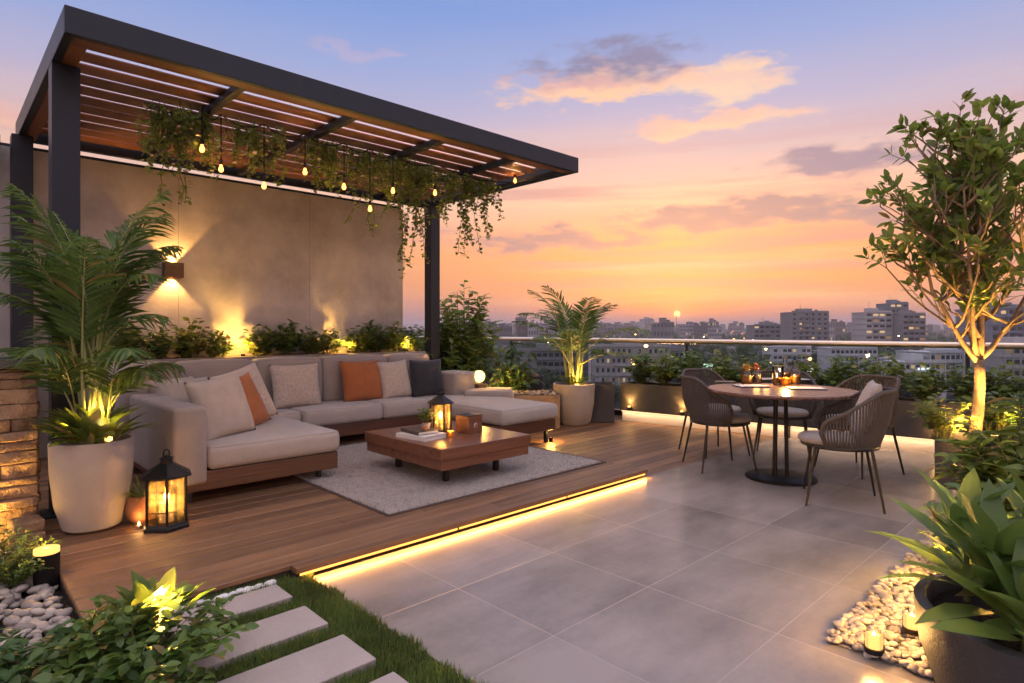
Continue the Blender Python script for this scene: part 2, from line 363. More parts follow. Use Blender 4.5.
struct(MB().bx(.30,1.43,1.35,3.10,-.019,-.004).build('lawn_soil', 'soil'))

# stepping slabs
slabs = [(2.80,2.99),(2.44,2.67),(2.05,2.31),(1.68,1.93)]
names = ['pale paving slab nearest the wooden deck, white stones along its far edge', 'second pale paving slab from the deck, crossing the lawn', 'third pale paving slab from the deck with a warm glow on it', 'pale paving slab at the bottom edge of the photo, only its corner in view']
for (a, b), nm in zip(slabs, names):
    o = MB().rbox((.76,(a+b)/2,.008), (.96,b-a,.04), r=.004, seg=2).build('paving_slab', 'slab', loc=(.76,(a+b)/2,-.012)); tag(o, nm, 'paving slab', 'paving slabs set in the lawn')
# grass
g = MB()
def in_slab(x, y):
    return any(a-.004 < y < b+.004 and .28 < x < 1.243 for a, b in slabs)
for k in range(60000):
    x = R.uniform(.5, 1.54); y = R.uniform(1.4, 3.11)
    edge = 1.432 + .035*noise.noise(Vector((y*6,0,3))) + .02*noise.noise(Vector((y*30,0,5)))
    if x > edge or in_slab(x, y) or (x > 1.345 and y > 3.015): continue
    h = R.uniform(.016,.042)*(1+.5*noise.noise(Vector((x*7,y*7,0)))); a = R.uniform(0, 2*PI); w = .0016
    dx, dy = math.cos(a), math.sin(a); t = R.uniform(.1,.75)*h
    lx, ly = R.uniform(-1,1)*t, R.uniform(-1,1)*t
    g.add([(x-dx*w,y-dy*w,-.006),(x+dx*w,y+dy*w,-.006),(x+dx*w*.7+lx*.4,y+dy*w*.7+ly*.4,h*.6),(x-dx*w*.7+lx*.4,y-dy*w*.7+ly*.4,h*.6),(x+lx,y+ly,h)], [(0,1,2,3),(3,2,4)])
tag(g.build('grass', 'grass'), 'short green lawn grass between the pale paving slabs', 'grass', kind='stuff')
# white stones by slab
for k in range(15):
    x = .72 + k*.036 + R.uniform(-.01,.01); s = R.uniform(.016,.03)
    o = MB().blob((x, 3.035+R.uniform(-.018,.025), .018), s, k, .35, 2, (1.2,.9,.7)).build('stone', 'whitestone', smooth=True)
    tag(o, 'small white rounded stone in the row between the first paving slab and the deck', 'stone', 'white stones between slab and deck')

# pebbles
def pebbles(name, label, spots, seed):
    m = MB(); bm = bmesh.new(); bmesh.ops.create_icosphere(bm, subdivisions=2, radius=1); base = [v.co.copy() for v in bm.verts]; fs = [[v.index for v in f.verts] for f in bm.faces]; bm.free()
    rr = random.Random(seed)
    for (x, y, z, s) in spots:
        rot = Matrix.Rotation(rr.uniform(0, 2*PI), 3, 'Z') @ Matrix.Rotation(rr.uniform(-.4,.4), 3, 'X'); sx, sy, sz = rr.uniform(.9,1.5), rr.uniform(.75,1.05), rr.uniform(.45,.7); k0 = rr.uniform(0,50)
        m.add([Vector((x,y,z)) + rot @ Vector((v.x*s*sx, v.y*s*sy, v.z*s*sz))*(1+.22*noise.noise(v+Vector((k0,0,0)))) for v in base], fs)
    o = m.build(name, 'pebble', smooth=True); return tag(o, label, 'pebbles', kind='stuff')
sp = []
rr = random.Random(3)
for k in range(6200):
    x = rr.uniform(2.67, 5.3); y = rr.uniform(-.2, .925); 
    if x > 4.3 and rr.random() < .3: continue
    sp.append((x, y, .008+rr.uniform(0,.012), rr.uniform(.010,.021)))
struct(MB().bx(2.68,5.5,-1.0,.915,.001,.004).build('pebble_bed_soil', M('pebble_bed_sand', (.20,.17,.14), rough=1, scale=30, bump=1)))
pebbles('pebbles', 'cream pebbles in the triangular bed beside the tiles and the dark round pot', sp, 1)
sp = []
for k in range(1100):
    x = rr.uniform(-.45, .44); y = rr.uniform(2.9, 4.6)
    sp.append((x, y, .0+rr.uniform(0,.03), rr.uniform(.016,.034)))
pebbles('pebbles', 'whitish pebbles on the left beside the bollard light', sp, 2)

# ------------------------------------------------------------------ back wall, bed, pergola
WY = 7.3
wl = thing('concrete_wall', 'tall smooth plastered concrete wall behind the sofa, under the pergola', 'wall', (1.4,WY,0))
w = MB().bx(-4.4,.55,0,.25,-.25,2.985); w.bx(.553,2.05,-.0,.25,-.25,2.985); w.bx(2.053,3.44,0,.25,-.25,2.985); w.build('wall_face', 'wall', wl)
MB().bx(-4.4,3.44,.04,.20,2.985,3.022).build('wall_coping', 'frame', wl)
nb = thing('boundary_wall', 'dark capped neighbouring wall at the left edge of the photo', 'wall', (-3,7.0,0))
MB().bx(-2,2.98,0,.2,-.25,2.86).build('wall_face', 'wall', nb); MB().bx(-2,3.44,-.04,.24,2.87,3.0).build('cap_beam', 'frame', nb)
pg = thing('pergola', 'dark metal pergola with a reddish wooden slatted roof over the sofa', 'pergola', (2.92,5.85,0))
PX0, PX1, PY0, PY1, ZB, ZT = .57-2.92, 5.27-2.92, 4.42-5.85, 7.30-5.85, 3.05, 3.215
def beam(x0,x1,y0,y1,z0,z1,nm='fascia',m='frame'):
    return MB().rbox(((x0+x1)/2,(y0+y1)/2,(z0+z1)/2), (x1-x0,y1-y0,z1-z0), r=.003, seg=1).build(nm, m, pg)
beam(PX0,PX1,PY0,PY0+.05,ZB,ZT); beam(PX0,PX1,PY1-.05,PY1,ZB,ZT); beam(PX0,PX0+.05,PY0+.052,PY1-.052,ZB,ZT); beam(PX1-.05,PX1,PY0+.052,PY1-.052,ZB,ZT)
beam(PX0+.052,PX1-.052,PY0+.052,PY0+.16,ZB+.004,ZB+.05,'soffit','slat'); beam(PX0+.052,PX0+.14,PY0+.165,PY1-.052,ZB+.004,ZB+.05,'soffit','slat')
beam(PX1-.14,PX1-.052,PY0+.165,PY1-.052,ZB+.004,ZB+.05,'soffit','frame')
sl = MB(); y = PY0+.165; k = 0
while y < PY1-.25:
    gap = [.040,.072,.060,.046,.052,.050,.030,.044,.050,.036,.04,.03,.03][min(k,12)]
    wd = .24-gap
    sl.rbox((0,y+gap+wd/2,ZB+.09), (PX1-PX0-.30,wd,.012), r=.002, seg=1); y += .24; k += 1
sl.build('slat_roof', 'slat', pg)
for bxp in (1.66,2.58,3.52,4.46): beam(bxp-2.92-.03,bxp-2.92+.03,PY0+.05,PY1-.05,ZB+.012,ZB+.072,'rafter')
for (x, y) in ((.65,5.04),(.60,7.12),(5.15,7.02)):
    beam(x-2.92-.078,x-2.92+.078,y-5.85-.078,y-5.85+.078,.0 if x < 5 else 0,ZB+.002,'post')
    beam(x-2.92-.12,x-2.92+.12,y-5.85-.12,y-5.85+.12,.0,DZ+.012,'base_plate')
# planting bed behind sofa
bd = thing('raised_planting_bed', 'long raised planting trough between the sofa back and the concrete wall', 'planter', (2.9,7.05,0))
b_ = MB().bx(-2.0,2.0,-.22,-.17,.0,.985); b_.bx(-2.0,2.0,.2,.245,0,.985); b_.bx(-2.0,-1.95,-.17,.2,0,.985); b_.bx(1.95,2.0,-.17,.2,0,.985); b_.build('trough', 'ledge', bd)
MB().bx(-1.95,1.95,-.17,.2,.2,.93).build('soil', 'soil', bd)
# sconce
sx, sz = 1.88, 1.92
s_ = thing('wall_sconce', 'bronze box wall light shining up and down the concrete wall', 'wall light', (sx,WY,sz))
bb = MB(); bb.bx(-.09,.09,-.13,-.12,-.08,.08); bb.bx(-.09,-.08,-.12,-.0,-.08,.08); bb.bx(.08,.09,-.12,0,-.08,.08); bb.bx(-.08,.08,-.012,0,-.08,.08); bb.build('housing', M('bronze', (.16,.09,.05), rough=.45, metal=.6, scale=8), s_)
MB().bx(-.078,.078,-.118,-.014,-.015,.015).build('diffuser', 'lamp', s_)
spot(s_, (0,-.06,.03), (0,-.018,1), 12, 88, .35, .015); spot(s_, (0,-.06,-.03), (0,-.018,-1), 9, 84, .35, .015)

# ------------------------------------------------------------------ plants generator
def foliage(rad, h, nst, nl, L, Wd, seg=2, spread=1.0, seed=0, droop=.2, lean=0, tuft=0, jitter=.5, r0=.1):
    rr = random.Random(seed); st = MB(); lf = MB()
    for i in range(nst):
        a = rr.uniform(0, 2*PI); q = rr.random()**.6; ro = rad*q
        p0 = Vector((math.cos(a)*rad*r0*rr.random()*3, math.sin(a)*rad*r0*rr.random()*3, 0))
        hh = h*(1-.45*q*q)*rr.uniform(.7,1.08)
        p2 = Vector((math.cos(a)*ro*spread+lean*hh, math.sin(a)*ro*spread, hh))
        p1 = (p0+p2)/2 + Vector((-math.cos(a)*rad*.12, -math.sin(a)*rad*.12, h*.12))
        pts = [p0*(1-t)**2 + p1*2*t*(1-t) + p2*t*t for t in (0,.25,.5,.75,1)]
        st.tube(pts, [L*.05,L*.045,L*.04,L*.03,L*.015], 4, False)
        for k in range(nl):
            t = .25+.75*(k+rr.random()*.6)/nl; t = min(t, 1)
            p = p0*(1-t)**2 + p1*2*t*(1-t) + p2*t*t; b = rr.uniform(0, 2*PI)
            out = Vector((math.cos(b), math.sin(b), rr.uniform(-.15,.75))) + (Vector((p.x, p.y, 0)).normalized()*.5 if p.length > .01 else Vector())
            n = Vector((0,0,1)) + Vector((rr.uniform(-1,1), rr.uniform(-1,1), rr.uniform(-1,1)))*jitter
            s = rr.uniform(.65,1.15)
            lf.leaf(p, out, n, L*s, Wd*s, droop*rr.uniform(.3,1.6), .22, seg)
    return st, lf
def bush(name, label, cat, loc, rad, h, nst, nl, L, Wd, mat='leaf', group=None, **kw):
    r = thing(name, label, cat, loc, 0, group); st, lf = foliage(rad, h, nst, nl, L, Wd, **kw)
    st.build('stems', 'stem', r); lf.build('foliage', mat, r, smooth=True); return r
def frond(lf, st, p0, az, L, lift, arch, nleaf=30, ll=.3, lw=.022, vee=.5, rr=R, stem=.25, droop=.5):
    d = Vector((math.cos(az), math.sin(az), 0)); N = 14; pts = []
    p = Vector(p0); ang = lift
    for i in range(N+1):
        pts.append(p.copy()); t = i/N; a = ang - arch*t**1.6
        p = p + (d*math.cos(a) + Vector((0,0,math.sin(a))))*L/N
    st.tube(pts, [.009*(1-.8*i/N)*max(.6,L) for i in range(N+1)], 5, False)
    side = Vector((-d.y, d.x, 0))
    for k in range(nleaf):
        t = stem + (1-stem)*(k+.5)/nleaf; f = t*N; i = min(int(f), N-1); q = pts[i].lerp(pts[i+1], f-i); tan = (pts[i+1]-pts[i]).normalized()
        up = side.cross(tan); 
        if up.z < 0: up = -up
        s = math.sin(PI*(.12+.88*(t-stem)/(1-stem)))**.6
        for sg in (1,-1):
            dd = side*sg*.85 + tan*(.55+.5*t) + up*vee*(1-.5*t)+Vector((0,0,-.15))+Vector((rr.uniform(-.1,.1),rr.uniform(-.1,.1),rr.uniform(-.1,.1)))
            lf.leaf(q, dd, up-side*sg*.2, ll*s*rr.uniform(.85,1.1), lw, droop*rr.uniform(.5,1.4), .25, 3)

# shrubs in the bed behind the sofa
protos = []
for v in range(4):
    st, lf = foliage(.23, .42, 30, 12, .078, .048, seg=2, seed=20+v)
    protos.append((st, lf))
bedlab = ['behind the sofa corner cushion', 'second from the corner', 'in the trough above the beige pillows', 'left of the first trough light', 'beside the first glowing trough light', 'right of the first glowing trough light', 'in the middle of the trough', 'above the cream boucle pillow', 'left of the second trough light', 'right of the second trough light', 'above the rust pillow', 'near the right end of the trough', 'last before the pergola post']
mesh_cache = []
for v, (st, lf) in enumerate(protos):
    r = thing('shrub', 'x', 'shrub', (0,0,0)); st.build('stems', 'stem', r); lf.build('foliage', ['leaf','leaf_lime','leaf','leaf_lime'][v], r, smooth=True); mesh_cache.append(r)
xs = [1.05,1.36,1.68,2.0,2.28,2.75,3.05,3.36,3.62,4.02,4.28,4.55,4.8]
used = set()
def place_shrub(v, loc, rot, label, scale, group):
    if v not in used:
        used.add(v); r = mesh_cache[v]; r.location = loc; r.rotation_euler = (0,0,rot); r.scale = (scale,)*3; r['label'] = label
    else: r = dup(mesh_cache[v], loc, rot, label, scale)
    r['group'] = group; return r
for i, x in enumerate(xs):
    place_shrub(i % 4, (x, 7.06+R.uniform(-.04,.04), .92), R.uniform(0,6), 'leafy green shrub, %s' % bedlab[i], R.uniform(.88,1.12), 'shrubs in the trough behind the sofa')
def uplight(name, label, loc, to, power, ang=90, cat='spotlight', group='small warm garden spotlights', glow=0):
    r = thing(name, label, cat, loc, 0, group)
    MB().lathe([(.022,0),(.024,.05),(.020,.05),(.016,.035)], 14).build('housing', 'black', r)
    MB().lathe([(.0,.036),(.018,.038),(.0,.05)], 12).build('lens', 'lamp', r)
    d = (Vector(to)-Vector(loc)).normalized()
    spot(r, Vector((0,0,.055)), Vector((0,0,.055))+d, power*1.3, ang, .7, .02, YEL)
    if glow: point(r, (0,0,.10), glow*1.5, .03, YEL)
    return r
uplight('garden_spotlight', 'small glowing spotlight in the trough behind the sofa, left of its middle', (2.52,6.98,.96), (2.55,7.3,1.5), 7, 120, glow=2.6)
uplight('garden_spotlight', 'small glowing spotlight in the trough above the rust pillow', (3.82,6.98,.96), (3.85,7.3,1.5), 7, 120, glow=2.6)
uplight('garden_spotlight', 'small glowing spotlight at the right end of the trough behind the sofa', (4.70,7.0,.96), (4.7,7.3,1.5), 3, 120, glow=1.2)
uplight('garden_spotlight', 'small glowing spotlight at the left end of the trough behind the corner of the sofa', (1.20,7.0,.96), (1.5,7.3,1.5), 2, 120, glow=.8)

# ------------------------------------------------------------------ vines and string lights
def vine(label, x0, x1, dens, trails, seed, flowers=0):
    rr = random.Random(seed); vy = 5.4
    r = thing('hanging_vine', label, 'vine', ((x0+x1)/2,vy,3.05), 0, 'vines hanging from the pergola'); ox = (x0+x1)/2
    lf = MB(); st = MB(); fl_ = MB()
    st.tube([(x0-ox,0,.01),((x0+x1)/2-ox,.02,-.03),(x1-ox,0,.01)], .012, 5)
    n = int((x1-x0)*dens)
    def strand(x, y, ln, z0=0):
        p = Vector((x-ox, y, z0)); pts = [p.copy()]; q = Vector((rr.uniform(-.3,.3), rr.uniform(-.25,.25), -1))
        k = max(3, int(ln/.05))
        for i in range(k):
            q = (q + rv(.0) + Vector((rr.uniform(-.35,.35), rr.uniform(-.35,.35), -.25))).normalized(); p = p + q*ln/k; pts.append(p.copy())
            for j in range(3):
                a = rr.uniform(0,2*PI); s = rr.uniform(.6,1.15)
                lf.leaf(p+Vector((rr.uniform(-.02,.02),rr.uniform(-.02,.02),rr.uniform(-.02,.02))), (math.cos(a),math.sin(a),rr.uniform(-.9,.2)), (rr.uniform(-.6,.6),rr.uniform(-.6,.6),.8), .05*s, .042*s, .15, .2, 2)
            if flowers and rr.random() < flowers:
                fl_.blob(p+Vector((rr.uniform(-.03,.03),-.03,0)), rr.uniform(.012,.02), i, .2, 1, (1,1,.6))
        st.tube(pts, .003, 4, False)
    for i in range(n):
        strand(rr.uniform(x0,x1), rr.uniform(-.13,.13), rr.uniform(.12,.42)*(1 if rr.random() < .8 else 1.35), rr.uniform(-.02,.06))
    for (tx, z, m) in trails:
        for j in range(m):
            strand(tx+rr.uniform(-.06,.06), rr.uniform(-.06,.06), (3.05-z)*rr.uniform(.75,1.02))
    st.build('stems', 'stem', r); lf.build('foliage', 'vine', r, smooth=True)
    if fl_.v: fl_.build('blossoms', 'blossom', r, smooth=True)
vine('leafy vine cluster at the left end of the pergola with pale blossoms', 1.2, 1.68, 95, [(1.40,2.17,3),(1.33,2.5,3),(1.55,2.5,3)], 1, .10)
vine('vine length hanging around the first two lit bulbs', 1.82, 2.30, 70, [(2.1,2.6,2)], 2, .08)
vine('bushy vine length at the middle of the pergola', 2.48, 3.12, 72, [(3.1,2.15,3),(2.75,2.55,3)], 3, .03)
vine('dense vine cluster beside the right pergola post with two long trails', 3.22, 3.95, 80, [(3.64,1.80,5),(3.78,2.2,5),(3.5,2.4,4),(3.95,2.3,3)], 4, .01)
vine('vine cluster at the right end, trailing in front of the sky', 4.05, 4.8, 68, [(4.48,2.08,6),(4.62,2.3,4),(4.2,2.4,4)], 5, 0)
# string of bulbs
bulbs = [(202,149),(221,169),(264,186),(305,172),(344,187),(370,209),(393,191),(435,193),(515,181)]
sr = thing('string_lights', 'string of glowing round bulbs hanging among the pergola vines', 'string lights', (3,5.5,3.04))
prev = None; wire = MB()
for (bx_, by_) in bulbs:
    k = (bx_-512)/F; yb = 5.22
    # x on plane y=yb
    xb = yb*(CH + k*SH)/(SH - k*CH) if False else yb*(CH+k*SH)/(SH-k*CH)
    d = xb*CH + yb*SH; zb = CAM_H + (328-by_)*d/F
    q = Vector((xb-3, yb-5.5, zb-3.04))
    top = Vector((q.x, q.y, -.0))
    if prev is not None:
        wire.tube([prev.lerp(top, t)+Vector((0,0,-.06*math.sin(PI*t))) for t in (0,.25,.5,.75,1)], .006, 5, False)
    prev = top
    wire.tube([top, q+Vector((0,0,.07))], .005, 5, False)
    s1 = MB().lathe([(.011,.035),(.014,.04),(.014,.075),(.006,.085)], 10).build('socket', 'black', sr); s1.location = q
    b1 = MB().lathe([(0,-.027),(.012,-.024),(.019,-.012),(.020,0),(.014,.016),(.009,.036)], 14).build('bulb', 'bulb', s1, smooth=True)
    point(s1, (0,0,-.005), 5.0, .022)
wire.build('wire', 'black', sr)

# ------------------------------------------------------------------ sofa
so = thing('sectional_sofa', 'large u-shaped taupe outdoor sofa with a dark wooden base and two chaises', 'sofa', (3.0,6.3,DZ))
def S(m, c, size, r=.04, puff=.012, sub=2, seg=3):
    return m.rbox((c[0]-3.0, c[1]-6.3, c[2]-DZ), size, r=r, seg=seg, puff=puff, sub=sub)
def Sx(x0,x1,y0,y1,z0,z1,nm,mat,r=.04,puff=.012,sub=2):
    o = S(MB(), ((x0+x1)/2,(y0+y1)/2,(z0+z1)/2), (x1-x0,y1-y0,z1-z0), r, puff, sub).build(nm, mat, so, smooth=True)
    if nm in ('seat_cushion', 'back_cushion'):
        k = r*.30; c = r*.9; pts = []
        if nm == 'seat_cushion': a0, a1, b0, b1 = x0+k, x1-k, y0+k, y1-k; f_ = lambda a, b: (a-3.0, b-6.3, z1-k+.001-DZ)
        else: a0, a1, b0, b1 = x0+k, x1-k, z0+k, z1-k; f_ = lambda a, b: (a-3.0, y0+k-.002-6.3, b-DZ)
        for cx, cy, q0 in ((a1-c,b1-c,0),(a0+c,b1-c,90),(a0+c,b0+c,180),(a1-c,b0+c,270)):
            for q in (0,30,60,90): pts.append(f_(cx+c*math.cos(rd_(q0+q)), cy+c*math.sin(rd_(q0+q))))
        pts.append(pts[0]); MB().tube(pts, .0048, 6, False).build('piping', mat, o, smooth=True)
def Sb(x0,x1,y0,y1,z0,z1,nm='base',mat='sofabase'):
    MB().rbox(((x0+x1)/2-3,(y0+y1)/2-6.3,(z0+z1)/2-DZ), (x1-x0,y1-y0,z1-z0), r=.006, seg=2).build(nm, mat, so)
ST = .46
rd_ = math.radians
Sb(1.22,2.42,4.60,5.88,.15,.285); Sb(1.22,4.27,5.883,6.75,.152,.283); Sb(4.27,5.13,4.64,6.75,.15,.272)
Sx(1.42,2.44,4.58,5.9,.287,ST,'seat_cushion','seatfab',r=.045)
Sx(1.42,2.72,5.905,6.55,.285,ST-.005,'seat_cushion','seatfab')
Sx(2.725,3.64,5.86,6.55,.285,ST,'seat_cushion','seatfab'); Sx(3.645,4.26,5.86,6.55,.285,ST,'seat_cushion','seatfab')
Sx(4.265,5.15,4.60,6.55,.275,ST-.012,'seat_cushion','seatfab',r=.05)
Sx(1.19,1.415,4.585,5.86,.20,.745,'armrest','fabric',r=.03,puff=.006)
Sx(1.12,1.34,5.87,6.55,.20,.96,'backrest','fabric',r=.05)
edges = [1.34,1.73,2.47,3.22,4.08,4.72]
for a, b in zip(edges[:-1], edges[1:]): Sx(a+.004,b-.004,6.46,6.72,.44,.965,'back_cushion','fabric',r=.055,puff=.02)
Sx(1.15,4.75,6.70,6.82,.20,.93,'backrest','fabric',r=.03,puff=0,sub=0)
Sx(4.74,5.12,6.0,6.45,.42,.735,'armrest','fabric',r=.035,puff=.01)
for (x, y, z) in ((2.30,4.70,DZ),(1.32,4.70,DZ),(2.8,6.0,DZ),(4.38,4.72,DZ),(5.05,4.72,0),(5.05,6.6,0),(1.3,6.6,DZ)):
    MB().box((x-3,y-6.3,(z+.15)/2-DZ), (.035,.035,.15-z)).build('leg', 'frame', so)

def pillow(label, mat, c, w, h, t, yaw, tilt, roll=0, sd=0):
    N = 18; vs = []; fs = []
    for side in (1,-1):
        for i in range(N+1):
            for j in range(N+1):
                u = -1+2*i/N; v = -1+2*j/N
                e = (1-u**6)*(1-v**6)
                th = t*.5*((1-u*u)*(1-v*v))**.36 if abs(u) < 1 and abs(v) < 1 else 0
                th *= 1+.12*noise.noise(Vector((u*2+sd, v*2, side)))
                pinch = 1-.07*(1-abs(v)**2)*abs(u) ; pinch2 = 1-.07*(1-abs(u)**2)*abs(v)
                vs.append(Vector((side*th, u*w/2*pinch, v*h/2*pinch2)))
    o2 = (N+1)**2
    for i in range(N):
        for j in range(N):
            a = i*(N+1)+j; q = (a, a+N+1, a+N+2, a+1)
            fs.append(q); fs.append(tuple(o2+k for k in reversed(q)))
    m = Matrix.Rotation(yaw, 4, 'Z') @ Matrix.Rotation(tilt, 4, 'Y') @ Matrix.Rotation(roll, 4, 'X')
    b = MB().add([m @ (v*1.1) for v in vs], fs); o = b.build('cushion', mat, smooth=True)
    bm = bmesh.new(); bm.from_mesh(o.data); bmesh.ops.remove_doubles(bm, verts=bm.verts, dist=.0004); bm.normal_update(); bmesh.ops.recalc_face_normals(bm, faces=bm.faces); bm.to_mesh(o.data); bm.free()
    o.location = c; return tag(o, label, 'cushion', 'cushions on the sofa')
rd = math.radians
# pillows on left chaise (lean against left arm, facing +x)
pillow('pale cushion at the back left corner of the sofa, lying lowest', 'pil_beige', (1.62,6.10,ST+.18), .50,.42,.20, rd(-62), rd(-30), sd=1)
pillow('plump beige cushion half hidden behind the front left one', 'pil_beige', (1.60,5.62,ST+.20), .50,.42,.20, rd(-62), rd(-26), sd=2)
pillow('large beige cushion standing at the front against the left armrest', 'pil_beige', (1.64,5.00,ST+.22), .45,.45,.17, rd(-70), rd(-20), rd(5), sd=3)
pillow('rust orange cushion leaning behind the large beige one', 'pil_rust', (1.87,5.25,ST+.195), .44,.42,.13, rd(-68), rd(-20), rd(14), sd=4)
pillow('cream cushion standing tilted behind the rust one on the left chaise', 'pil_cream', (1.99,5.48,ST+.235), .50,.48,.14, rd(-68), rd(-20), rd(12), sd=5)
pillow('cream boucle cushion alone in the middle of the sofa back', 'pil_cream', (2.83,6.30,ST+.22), .50,.44,.15, rd(-90), rd(-14), sd=6)
pillow('rust orange cushion against the sofa back right of the middle', 'pil_rust', (3.63,6.32,ST+.225), .48,.45,.15, rd(-90), rd(-14), sd=7)
pillow('cream cushion between the rust and the charcoal cushion', 'pil_cream', (4.06,6.30,ST+.215), .42,.43,.14, rd(-84), rd(-14), rd(2), sd=8)
pillow('dark charcoal cushion at the right end of the sofa back', 'pil_navy', (4.50,6.25,ST+.215), .43,.43,.14, rd(-94), rd(-10), sd=9)

# rug
rg = MB(); nx, ny = 60, 56; X0, X1, Y0, Y1 = 2.18, 4.48, 3.45, 5.8; vs = []
for i in range(nx+1):
    for j in range(ny+1):
        x = X0+(X1-X0)*i/nx; y = Y0+(Y1-Y0)*j/ny; e = 0 if i in (0,nx) or j in (0,ny) else 1
        vs.append((x, y, DZ+.004+e*(.012+.004*noise.noise(Vector((x*9,y*9,0))))))
rg.add(vs, [(i*(ny+1)+j,(i+1)*(ny+1)+j,(i+1)*(ny+1)+j+1,i*(ny+1)+j+1) for i in range(nx) for j in range(ny)])
rt = thing('rug', 'pale grey beige woven rug under the coffee table', 'rug', ((X0+X1)/2,(Y0+Y1)/2,DZ))
rb = rg.build('pile', 'rug', rt, smooth=True); rb.data.transform(Matrix.Translation((-(X0+X1)/2,-(Y0+Y1)/2,-DZ)))
hx, hy = (X1-X0)/2, (Y1-Y0)/2
bb = MB().bx(-hx-.012,hx+.012,-hy-.012,-hy+.004,.001,.012); bb.bx(-hx-.012,hx+.012,hy-.004,hy+.012,.001,.012); bb.bx(-hx-.012,-hx+.004,-hy+.004,hy-.004,.001,.012); bb.bx(hx-.004,hx+.012,-hy+.004,hy-.004,.001,.012); bb.build('binding', 'rugedge', rt)
fz = MB()
for k in range(42000):
    x = R.uniform(-hx,hx); y = R.uniform(-hy,hy); a = R.uniform(0,2*PI); w = .0036; h = .012+R.uniform(.004,.017)
    dx, dy = math.cos(a)*w, math.sin(a)*w; lx, ly = R.uniform(-.01,.01), R.uniform(-.01,.01)
    fz.add([(x-dx,y-dy,.008),(x+dx,y+dy,.008),(x+lx,y+ly,h)], [(0,1,2)])
fz.build('pile_tufts', M('rug_tuft', (.62,.54,.46), (.24,.20,.17), rough=1, scale=9, island=.45, detail=9), rt)

# coffee table
CT = (3.25,4.22); zt = .385
ct = thing('coffee_table', 'low square wooden coffee table on the rug', 'coffee table', (CT[0],CT[1],DZ+.012))
zz = DZ+.012
MB().rbox((0,0,zt-.045-zz), (.96,1.12,.09), r=.006, seg=2).build('tabletop', 'tablewood', ct)
MB().rbox((0,0,zt-.130-zz), (.93,1.09,.078), r=.005, seg=2).build('lower_frame', 'tablewood', ct)
for a in (-1,1):
    for b in (-1,1): MB().box((a*.27,b*.34,(zt-.17-zz)/2), (.04,.04,zt-.169-zz)).build('leg', 'chairmetal', ct)

# lanterns
def lantern(label, loc, rad, h, power, rot=0, n=6):
    r = thing('lantern', label, 'lantern', loc, rot, 'metal candle lanterns')
    k = h/.46
    MB().lathe([(rad*1.08,0),(rad*1.08,.018*k),(rad,.026*k),(rad*.96,.036*k)], n).build('base', 'black', r)
    fr = MB(); bh = .285*k; z0 = .036*k
    for i in range(n):
        a0, a1 = 2*PI*i/n, 2*PI*(i+1)/n; p, q = Vector((math.cos(a0)*rad*.93, math.sin(a0)*rad*.93, 0)), Vector((math.cos(a1)*rad*.93, math.sin(a1)*rad*.93, 0))
        fr.tube([p+Vector((0,0,z0)), p+Vector((0,0,z0+bh))], .007*k+.001, 5)
        m_ = (p+q)/2; fr.tube([m_+Vector((0,0,z0)), m_+Vector((0,0,z0+bh))], .0028*k, 4)
        for t in (.0,.28,.72,1): fr.tube([p+Vector((0,0,z0+bh*t)), q+Vector((0,0,z0+bh*t))], .003*k if 0 < t < 1 else .006*k, 4)
    fr.build('cage', 'black', r)
    MB().lathe([(rad*1.18,z0+bh),(rad*1.2,z0+bh+.008*k),(rad*.75,z0+bh+.045*k),(rad*.35,z0+bh+.078*k),(rad*.30,z0+bh+.082*k)], n).build('roof', 'black', r)
    MB().lathe([(rad*.26,z0+bh+.082*k),(rad*.26,z0+bh+.108*k),(rad*.34,z0+bh+.110*k),(rad*.12,z0+bh+.125*k)], 12).build('chimney', 'black', r)
    MB().tube([(math.cos(a)*.02*k, 0, z0+bh+.138*k+math.sin(a)*.024*k) for a in [i*PI/6 for i in range(13)]], .004*k, 5).build('ring_handle', 'black', r)
    MB().lathe([(rad*.86,z0+.004),(rad*.86,z0+bh-.004)], n).build('glass_panes', 'langlass', r)
    c = MB().lathe([(rad*.32,z0),(rad*.32,z0+.12*k),(rad*.26,z0+.122*k)], 16).build('candle', 'wax', r, smooth=2)
    MB().lathe([(0,z0+.125*k),(.016*k,z0+.145*k),(.013*k,z0+.165*k),(0,z0+.205*k)], 10).build('flame', 'flame', c)
    point(r, (0,0,z0+.165*k), power, .012*k+.004)
    return r
lantern('black hexagonal candle lantern on the deck in front of the sofa arm', (1.06,4.22,DZ), .13, .46, 5.5, .3)
lantern('small candle lantern on the coffee table beside the books', (3.20,4.24,zt), .098, .375, 3.5, .2)
# coffee table objects
def book(label, c, size, rot, cover):
    r = thing('book', label, 'book', c, rot, 'books on the coffee table'); a, b, h = size
    cv = MB().bx(-a/2,a/2,-b/2,b/2,0,.004); cv.bx(-a/2,a/2,-b/2,b/2,h-.004,h); cv.bx(-a/2,-a/2+.004,-b/2,b/2,.004,h-.004); cv.build('cover', cover, r)
    MB().bx(-a/2+.005,a/2-.006,-b/2+.006,b/2-.006,.0042,h-.0042).build('pages', 'paper', r)
book('large pale book at the bottom of the pair on the coffee table', (2.97,4.20,zt), (.26,.34,.035), .15, 'paper')
book('smaller dark book lying on top of the large pale book', (2.98,4.24,zt+.036), (.20,.28,.028), -.05, 'bookcover')
r = thing('potted_plant', 'small leafy plant in a little cup on the books', 'potted plant', (3.02,4.20,zt+.065))
MB().lathe([(.030,0),(.038,.045),(.036,.048),(.030,.044)], 18).build('pot', 'ceramic', r, smooth=2)
st, lf = foliage(.075, .14, 16, 7, .045, .022, seg=2, seed=5); st.build('stems', 'stem', r).location.z = .04; lf.build('foliage', 'leaf_lime', r, smooth=True).location.z = .04
